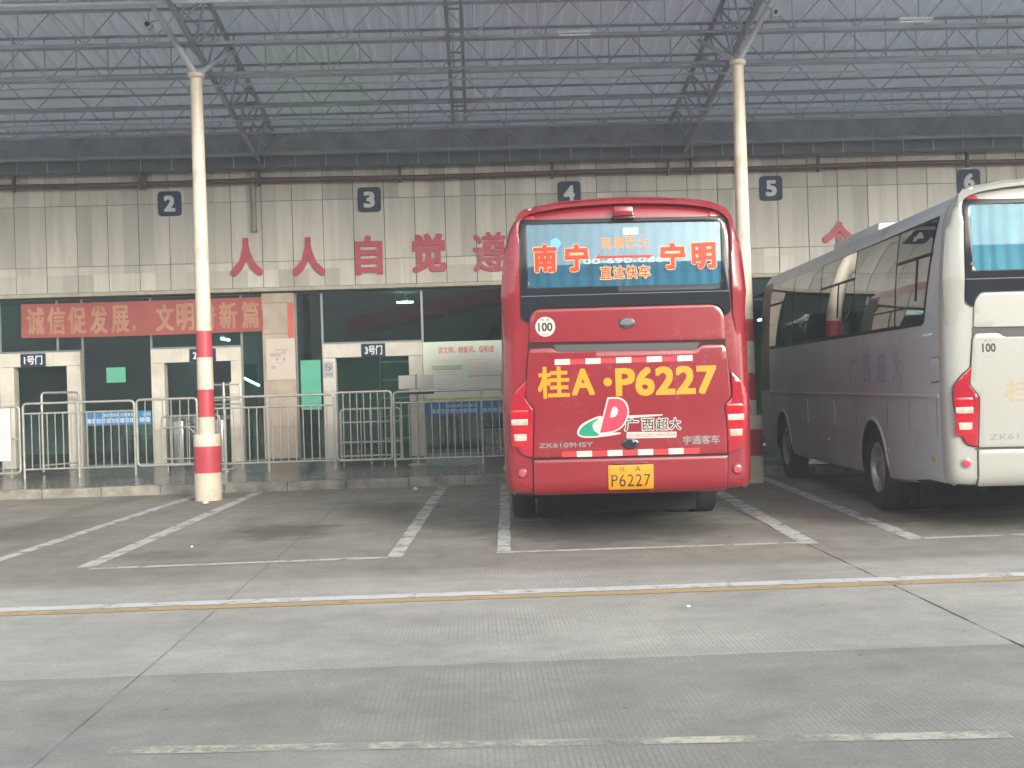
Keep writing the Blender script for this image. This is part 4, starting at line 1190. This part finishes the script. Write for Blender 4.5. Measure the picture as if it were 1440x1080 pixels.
        for k, (ch, x0, x1) in enumerate((("广", -.035, .105), ("西", .14, .26), ("超", .285, .405), ("大", .425, .53))):
            T_("lettering_edge", ch, (x0, 1.112, x1, 1.228), .0268, WV, lg, .012, grow=.010)
            T_("lettering", ch, (x0, 1.112, x1, 1.228), .0290, INK, lg, .016)
        T_("lettering", "GUANGXICHAODA", (-.005, 1.045, .478, 1.083), .0272, RV, lg, .0)
        T_("model_lettering", "ZK6109HSY", (-.905, .962, -.36, 1.012), .0262, CHROME, t, .05)
        T_("maker_lettering", "宇通客车", (.55, .955, .925, 1.045), .0262, CHROME, t, .04)
        # number plate
        pl = P_("number_plate", [rounded([(-.216, .533), (.242, .533), (.243, .768), (-.216, .768)], .012)], .024, .030, YEL, t, .002)
        T_("plate_lettering", "桂", (-.10, .70, -.045, .752), .0303, INK, pl, .0)
        T_("plate_lettering", "A", (.055, .70, .115, .752), .0303, INK, pl, .0)
        T_("plate_lettering", "P6227", (-.185, .56, .212, .672), .0303, INK, pl, .0, 1.1)
        # window lettering
        for ch, b_ in (("南", (-.905, 2.745, -.668, 3.028)), ("宁", (-.588, 2.742, -.345, 3.020)), ("宁", (.38, 2.735, .635, 3.003)), ("明", (.70, 2.73, .945, 3.0))):
            T_("window_lettering", ch, b_, .0305, EDGE, gl, .055, grow=.009)
            T_("window_lettering", ch, b_, .0322, ORA, gl, .055)
        ORB = mat("window_letter_orange", (.85, .27, .07), .5)
        for k, ch in enumerate("滴滴巴士"):
            x0 = -.225 + k * .129
            T_("window_lettering", ch, (x0, 2.965, x0 + .108, 3.082), .0305, ORB, gl, .012)
        for k, ch in enumerate("直达快车"):
            x0 = -.232 + k * .131
            T_("window_lettering", ch, (x0, 2.655, x0 + .112, 2.785), .0305, EDGE, gl, .02, grow=.008)
            T_("window_lettering", ch, (x0, 2.655, x0 + .112, 2.785), .0318, ORA, gl, .022)
        P_("route_arrow", [[(-.285, 2.868), (-.23, 2.915), (-.225, 2.895), (.31, 2.888), (.255, 2.845), (.25, 2.862), (-.285, 2.868)][:-1]], .0305, .0316, ORA, gl)
        T_("window_lettering", "00-690-0866", (-.40, 2.815, .50, 2.868), .0302, mat("pale_teal_lettering", (.45, .70, .68), .5), gl, .01)
        P_("window_sticker", [[(.01, 3.10), (.165, 3.098), (.165, 3.17), (.01, 3.172)]], .0305, .0316, mat("mint_sticker", (.42, .66, .56), .5), gl)
        P_("window_emblem", [circ(-.675, 3.035, .055)], .0302, .0318, mat("pale_blue_mark", (.13, .40, .62), .5), gl)
    else:
        T_("lettering", "100", (-.905, 1.79, -.775, 1.875), .0264, INK, t, .035)
        T_("lettering", "限 速", (-.885, 1.89, -.80, 1.915), .0264, mat("faded_ink", (.30, .27, .22), .6), t, .004)
        T_("lettering", "km/h", (-.88, 1.735, -.80, 1.76), .0264, MATS["faded_ink"], t, .0)
        FY = mat("faded_yellow_vinyl", (.37, .31, .21), .5)
        T_("registration_lettering", "桂", (-.71, 1.29, -.40, 1.52), .0262, FY, t, .03)
        T_("model_lettering", "ZK6119H", (-.86, .935, -.34, .99), .0262, mat("dull_badge", (.24, .24, .235), .4, metal=.3), t, .016)
        pl = P_("number_plate", [rounded([(-.216, .533), (.242, .533), (.243, .768), (-.216, .768)], .012)], .024, .030, YEL, t, .002)
        P_("window_emblem", [circ(-.38, 2.92, .085), circ(-.38, 2.92, .06)], .0302, .0314, mat("pale_teal_lettering", (.45, .70, .68), .5), gl)
    # sides
    for sg in (-1, 1):
        sf = side(sg)
        TOPZ, BOTZ = 3.175, 2.10
        band = rounded([(.34, TOPZ), (8.97, 3.12), (8.98, 2.6), (8.97, BOTZ - .02), (.66, BOTZ - .005)], [.04, .1, .2, .1, .1], 4)
        P_("window_band", [band], .0, .004, BLK, t, 0, .25, 35, sf)
        edges = [.36, 1.66, 3.46, 5.3, 7.1, 8.95]
        for i in range(5):
            a, b_ = edges[i] + .02, edges[i + 1] - .02
            lo = (.66 + .02) if i == 0 else a
            po = [(a, TOPZ - .035), (b_, TOPZ - .035 - .004 * i), (b_, BOTZ + .03), (lo, BOTZ + .03)]
            P_("curtain", [[(a + (.22 if i == 0 else .05), TOPZ - .12), (a + .34, TOPZ - .12), (a + .30, BOTZ + .12), (max(lo, a + .08), BOTZ + .12)]], .004, .005, mat("dim_curtain", (.05, .16, .25), .8, var=.2, scale=6), t, 0, .25, 35, sf)
            P_("side_window", [rounded(po, .03, 3)], .006, .009, SGL, t, .0, .25, 35, sf)
            if i in (0, 2, 4):
                for yv in ((a + b_) / 2 - .1,):
                    P_("window_slider", [[(yv - .018, 2.36), (yv + .018, 2.36), (yv + .018, 2.80), (yv - .018, 2.80)]], .009, .016, BLK, t, 0, .5, 35, sf)
                P_("window_slider", [[(a + .03, 2.79), (b_ - .03, 2.79), (b_ - .03, 2.82), (a + .03, 2.82)]], .009, .015, BLK, t, 0, .5, 35, sf)
        if not is_red:
            for k, ch in enumerate("广西超大"):
                yc = 1.44 + .63 * (k if sg > 0 else 3 - k)
                tb = text_fit(ch, (yc, 1.50, yc + .36, 1.86), .03, h=.002)
                if sg < 0:
                    for v in tb.verts: v.co.x = 2 * yc + .36 - v.co.x
                link("side_lettering", lift(tb, sf), mat("faded_blue_vinyl", (.32, .41, .52), .45), t)
        P_("belt_moulding", [[(.22, 1.352), (9.0, 1.342), (9.0, 1.378), (.22, 1.388)]], .0, .016, mat("belt_trim" + str(is_red), (.40, .05, .06) if is_red else (.50, .52, .54), .3, coat=.5), t, .006, .5, 35, sf)
        P_("filler_flap_seam", [rounded([(.20, 1.51), (.45, 1.50), (.45, 1.755), (.20, 1.765)], .02)], .0, .002, gapm, t, 0, .3, 35, sf)
        P_("filler_flap", [rounded([(.21, 1.52), (.44, 1.51), (.44, 1.745), (.21, 1.755)], .02)], .002, .010, sidepaint, t, .004, .3, 35, sf)
        for yy in (.30, 1.22, 2.05, 3.42, 4.5, 5.5, 6.1, 7.15, 8.75):
            zt = 1.34; z0 = .47
            P_("locker_seam", [[(yy - .004, z0), (yy + .004, z0), (yy + .004, zt), (yy - .004, zt)]], .0, .002, gapm, t, 0, .5, 35, sf)
        for yy in (4.47, 6.07):
            P_("locker_handle", [rounded([(yy + .03, .95), (yy + .10, .95), (yy + .10, 1.28), (yy + .03, 1.28)], .02)], .0, .02, mat("handle_grey", (.35, .36, .36), .4), t, .006, .5, 35, sf)
        for yy in (.42, 2.05, 4.9, 7.0):
            P_("side_marker", [circ(yy, .74, .03)], .0, .02, mat("amber_marker", (.55, .25, .05), .3), t, .006, .5, 35, sf)
        for yw in (2.72, 8.0):                     # arch lips
            arc = [(yw + .615 * math.cos(R(a)), .50 + .615 * math.sin(R(a))) for a in range(-6, 187, 8)]
            arc2 = [(yw + .568 * math.cos(R(a)), .50 + .568 * math.sin(R(a))) for a in range(186, -7, -8)]
            P_("wheel_arch_lip", [arc + arc2], -.002, .014, sidepaint, t, .005, .4, 40, sf)
        bm = bmesh.new(); box(bm, sg * 1.0 - .2, sg * 1.0 + .2, 3.42, 3.44, .16, .52); link("mud_flap", bm, BLK, t)
    # wheels (rear pairs of tyres)
    for yw in (2.72, 8.0):
        for sg in (-1, 1):
            wh = bpy.data.objects.new("wheel", None); C.objects.link(wh); wh.parent = t; wh.location = (sg * 1.09, yw, .50)
            bm = bmesh.new()
            pr = [(.30, -.12), (.36, -.135), (.44, -.14), (.485, -.125), (.50, -.10), (.50, .10), (.485, .125), (.44, .14), (.36, .135), (.30, .12)]
            lathe(bm, pr, 40, 'x')
            if yw < 5: lathe(bm, pr, 40, 'x', off=(-sg * .31, 0, 0))
            link("tyre", bm, RUB, wh, 40)
            bm = bmesh.new()
            o_ = sg
            lathe(bm, [(.305, .118 * o_), (.285, .13 * o_), (.27, .11 * o_), (.25, .03 * o_), (.16, .035 * o_), (.13, .10 * o_), (.09, .12 * o_), (.0, .125 * o_)], 32, 'x')
            for i in range(10):
                a = 2 * math.pi * i / 10
                lathe(bm, [(.016, .03 * o_), (.016, .065 * o_), (0, .066 * o_)], 6, 'x', off=(0, .20 * math.cos(a), .20 * math.sin(a)))
            link("rim", bm, RIM, wh, 40)
    bm = bmesh.new(); tube(bm, [(-1.0, 2.72, .5), (1.0, 2.72, .5)], .09, 10); tube(bm, [(-1.0, 8.0, .5), (1.0, 8.0, .5)], .07, 10)
    box(bm, -.45, .45, .9, 2.0, .34, .46); box(bm, -.5, -.3, 1.0, 9, .38, .5); box(bm, .3, .5, 1.0, 9, .38, .5)
    link("chassis", bm, UND, t)
    bm = bmesh.new(); box(bm, -.93, .93, 2.0, 2.02, .10, .52, 0, .004); link("under_tail_shade", bm, UND, t)  # black sheet added in place of the deep shadow under the tail
    bm = bmesh.new(); tube(bm, [(-.75, .5, .42), (-.75, 1.4, .43)], .04, 10); link("exhaust", bm, mat("rusty_exhaust", (.03, .022, .018), .8), t, 40)
    # mirrors
    for sg in (-1, 1):
        bm = bmesh.new(); tube(bm, [(sg * 1.05, 9.9, 3.1), (sg * 1.25, 10.5, 3.05), (sg * 1.33, 10.55, 2.75)], .025, 6); 
        ar = link("mirror_arm", bm, BLK, t, 40)
        bm = bmesh.new(); box(bm, sg * 1.33 - .10, sg * 1.33 + .10, 10.48, 10.60, 2.25, 2.75, 0, .04); mi_ = link("mirror", bm, BLK, t, 40)
    return t
RPAINT = mat("red_bus_paint", (.245, .011, .020), .24, coat=1.0, var=.06, scale=1.2, dirt=(.17, .035, .035), dscale=1.3, damt=.28)
RDARK = mat("dark_red_trim", (.14, .012, .018), .4)
WPAINT = mat("white_bus_paint", (.365, .365, .335), .30, coat=.8, var=.03, scale=1.5, dirt=(.31, .29, .25), dscale=1.0, damt=.35)
SILV = mat("silver_bus_paint", (.50, .55, .58), .30, coat=.22, metal=.0, var=.05, scale=1.0, dirt=(.26, .25, .24), dscale=1.2, damt=.4)
WGAP = mat("grey_panel_gap", (.09, .085, .08), .8)
bus("red coach parked tail out with yellow plate lettering and a blue curtained rear window", (1.525, 12.95), R(-2.2), RPAINT, RPAINT, RDARK, GAP, True)
bus("silver sided coach with white tail parked right of the red coach", (5.84, 12.30), R(-2.2), WPAINT, SILV, mat("grey_trim_ring", (.30, .29, .27), .4), WGAP, False)

# ------------------------------------------------------------------ the building across the yard (mirrored in the glass)
t = thing("opposite_building", "long grey building with red roof across the yard, seen mirrored in the glass", "building", (0, -46, 0))
bm = bmesh.new(); box(bm, -70, 70, -58, -46, 0, 11.3, 0); part("wall", bm, mat("opposite_wall", (.42, .41, .40), .8, var=.15, scale=.3), t)
bm = bmesh.new()
for a, b_, c, d in ((-71, 71, -59, -45), ): box(bm, a, b_, c, d, 11.3, 12.0, 0, .1)
part("roof", bm, mat("opposite_roof", (.30, .06, .05), .7, var=.1), t)
for i in range(24):
    x = -66 + i * 5.6
    bm = bmesh.new(); box(bm, x, x + 3.6, -46.04, -46.001, 1.0, 3.4); part("window", bm, FRIT, t)
    bm = bmesh.new(); box(bm, x, x + 3.6, -46.04, -46.001, 5.0, 7.2); part("window", bm, FRIT, t)

t = thing("entrance_canopy", "dark red sloping canopy on posts across the yard, mirrored in the glass above door three", "canopy", (0, -39, 0))
bm = bmesh.new()
for (xa, za, xb, zb_) in ((-9.0, 5.6, 4.0, 8.0), (4.0, 8.0, 17.0, 5.6)):
    for y0, y1 in ((-44.0, -39.0),):
        v = [bm.verts.new(p) for p in ((xa, y1, za), (xb, y1, zb_), (xb, y1, zb_ + 1.1), (xa, y1, za + 1.1), (xa, y0, za), (xb, y0, zb_), (xb, y0, zb_ + 1.1), (xa, y0, za + 1.1))]
        for q in ((0, 1, 2, 3), (4, 7, 6, 5), (0, 4, 5, 1), (3, 2, 6, 7), (0, 3, 7, 4), (1, 5, 6, 2)): bm.faces.new([v[i] for i in q])
part("roof", bm, mat("canopy_red", (.50, .05, .04), .6, var=.1), t)
for x in (-8, -2, 10, 16):
    bm = bmesh.new(); box(bm, x - .2, x + .2, -39.6, -39.2, 0, 5.6 + (8 - 5.6) * (1 - abs(x - 4) / 13) + .02); part("post", bm, mat("canopy_post", (.3, .28, .26), .6), t)
t = thing("shelf_unit", "teal shelving standing inside the hall seen through door three", "shelf", (-1.7, 28.4, .26))
for x in (-2.1, -1.32):
    bm = bmesh.new(); box(bm, x - .02, x + .02, 28.3, 28.7, .262, 2.5); part("side_panel", bm, TEAL, t)
for z in (.5, 1.0, 1.4, 1.8, 2.2):
    bm = bmesh.new(); box(bm, -2.079, -1.341, 28.3, 28.7, z, z + .03); part("shelf", bm, mat("pale_shelf", (.35, .5, .47), .5), t)
for k in range(3):
    x = -7.4 + k * 1.05
    t = thing("waiting_bench", ["grey steel waiting bench inside the hall, nearest door one", "grey steel waiting bench inside the hall, middle of the row", "grey steel waiting bench inside the hall, nearest door two"][k], "bench", (x, 28.5, .26), 0, "waiting benches in the hall")
    bm = bmesh.new(); box(bm, x - .5, x + .5, 28.3, 28.75, .68, .72, 0, .012); part("seat", bm, STEEL, t)
    bm = bmesh.new(); box(bm, x - .5, x + .5, 28.76, 28.80, .74, 1.15, 0, .012); part("backrest", bm, STEEL, t)
    for q in (-.42, .42):
        bm = bmesh.new(); box(bm, x + q - .02, x + q + .02, 28.35, 28.78, .262, .679); part("leg", bm, STEEL, t)

for (x, y, lab) in ((1.64, 19.2, "short white strip light under the canopy above the red bus"), (6.75, 19.0, "short white strip light under the canopy near the top right")):
    t = thing("strip_light", lab, "lamp", (x, y, zb(y) - .06), 0, "strip lights under the canopy")
    bm = bmesh.new(); box(bm, x - .26, x + .26, y - .05, y + .05, zb(y) - .07, zb(y) - .025, 0, .008); part("casing", bm, CAMW, t)
    bm = bmesh.new(); tube(bm, [(x - .24, y, zb(y) - .085), (x + .24, y, zb(y) - .085)], .014, 8); part("tube", bm, WHT, t, 40)

# ------------------------------------------------------------------ hazy air round the whole scene
hm = bpy.data.materials.new("haze"); hm.use_nodes = True
N, L = nodes_of(hm); N.remove(N['Principled BSDF'])
pv = N.new('ShaderNodeVolumePrincipled'); pv.inputs['Color'].default_value = (.86, .92, 1.0, 1); pv.inputs['Density'].default_value = 0.003
L.new(pv.outputs[0], N['Material Output'].inputs['Volume'])
bm = bmesh.new(); box(bm, -170, 170, -170, 170, -1.2, 13.6)
hz = link("haze", bm, hm); hz['kind'] = 'stuff'
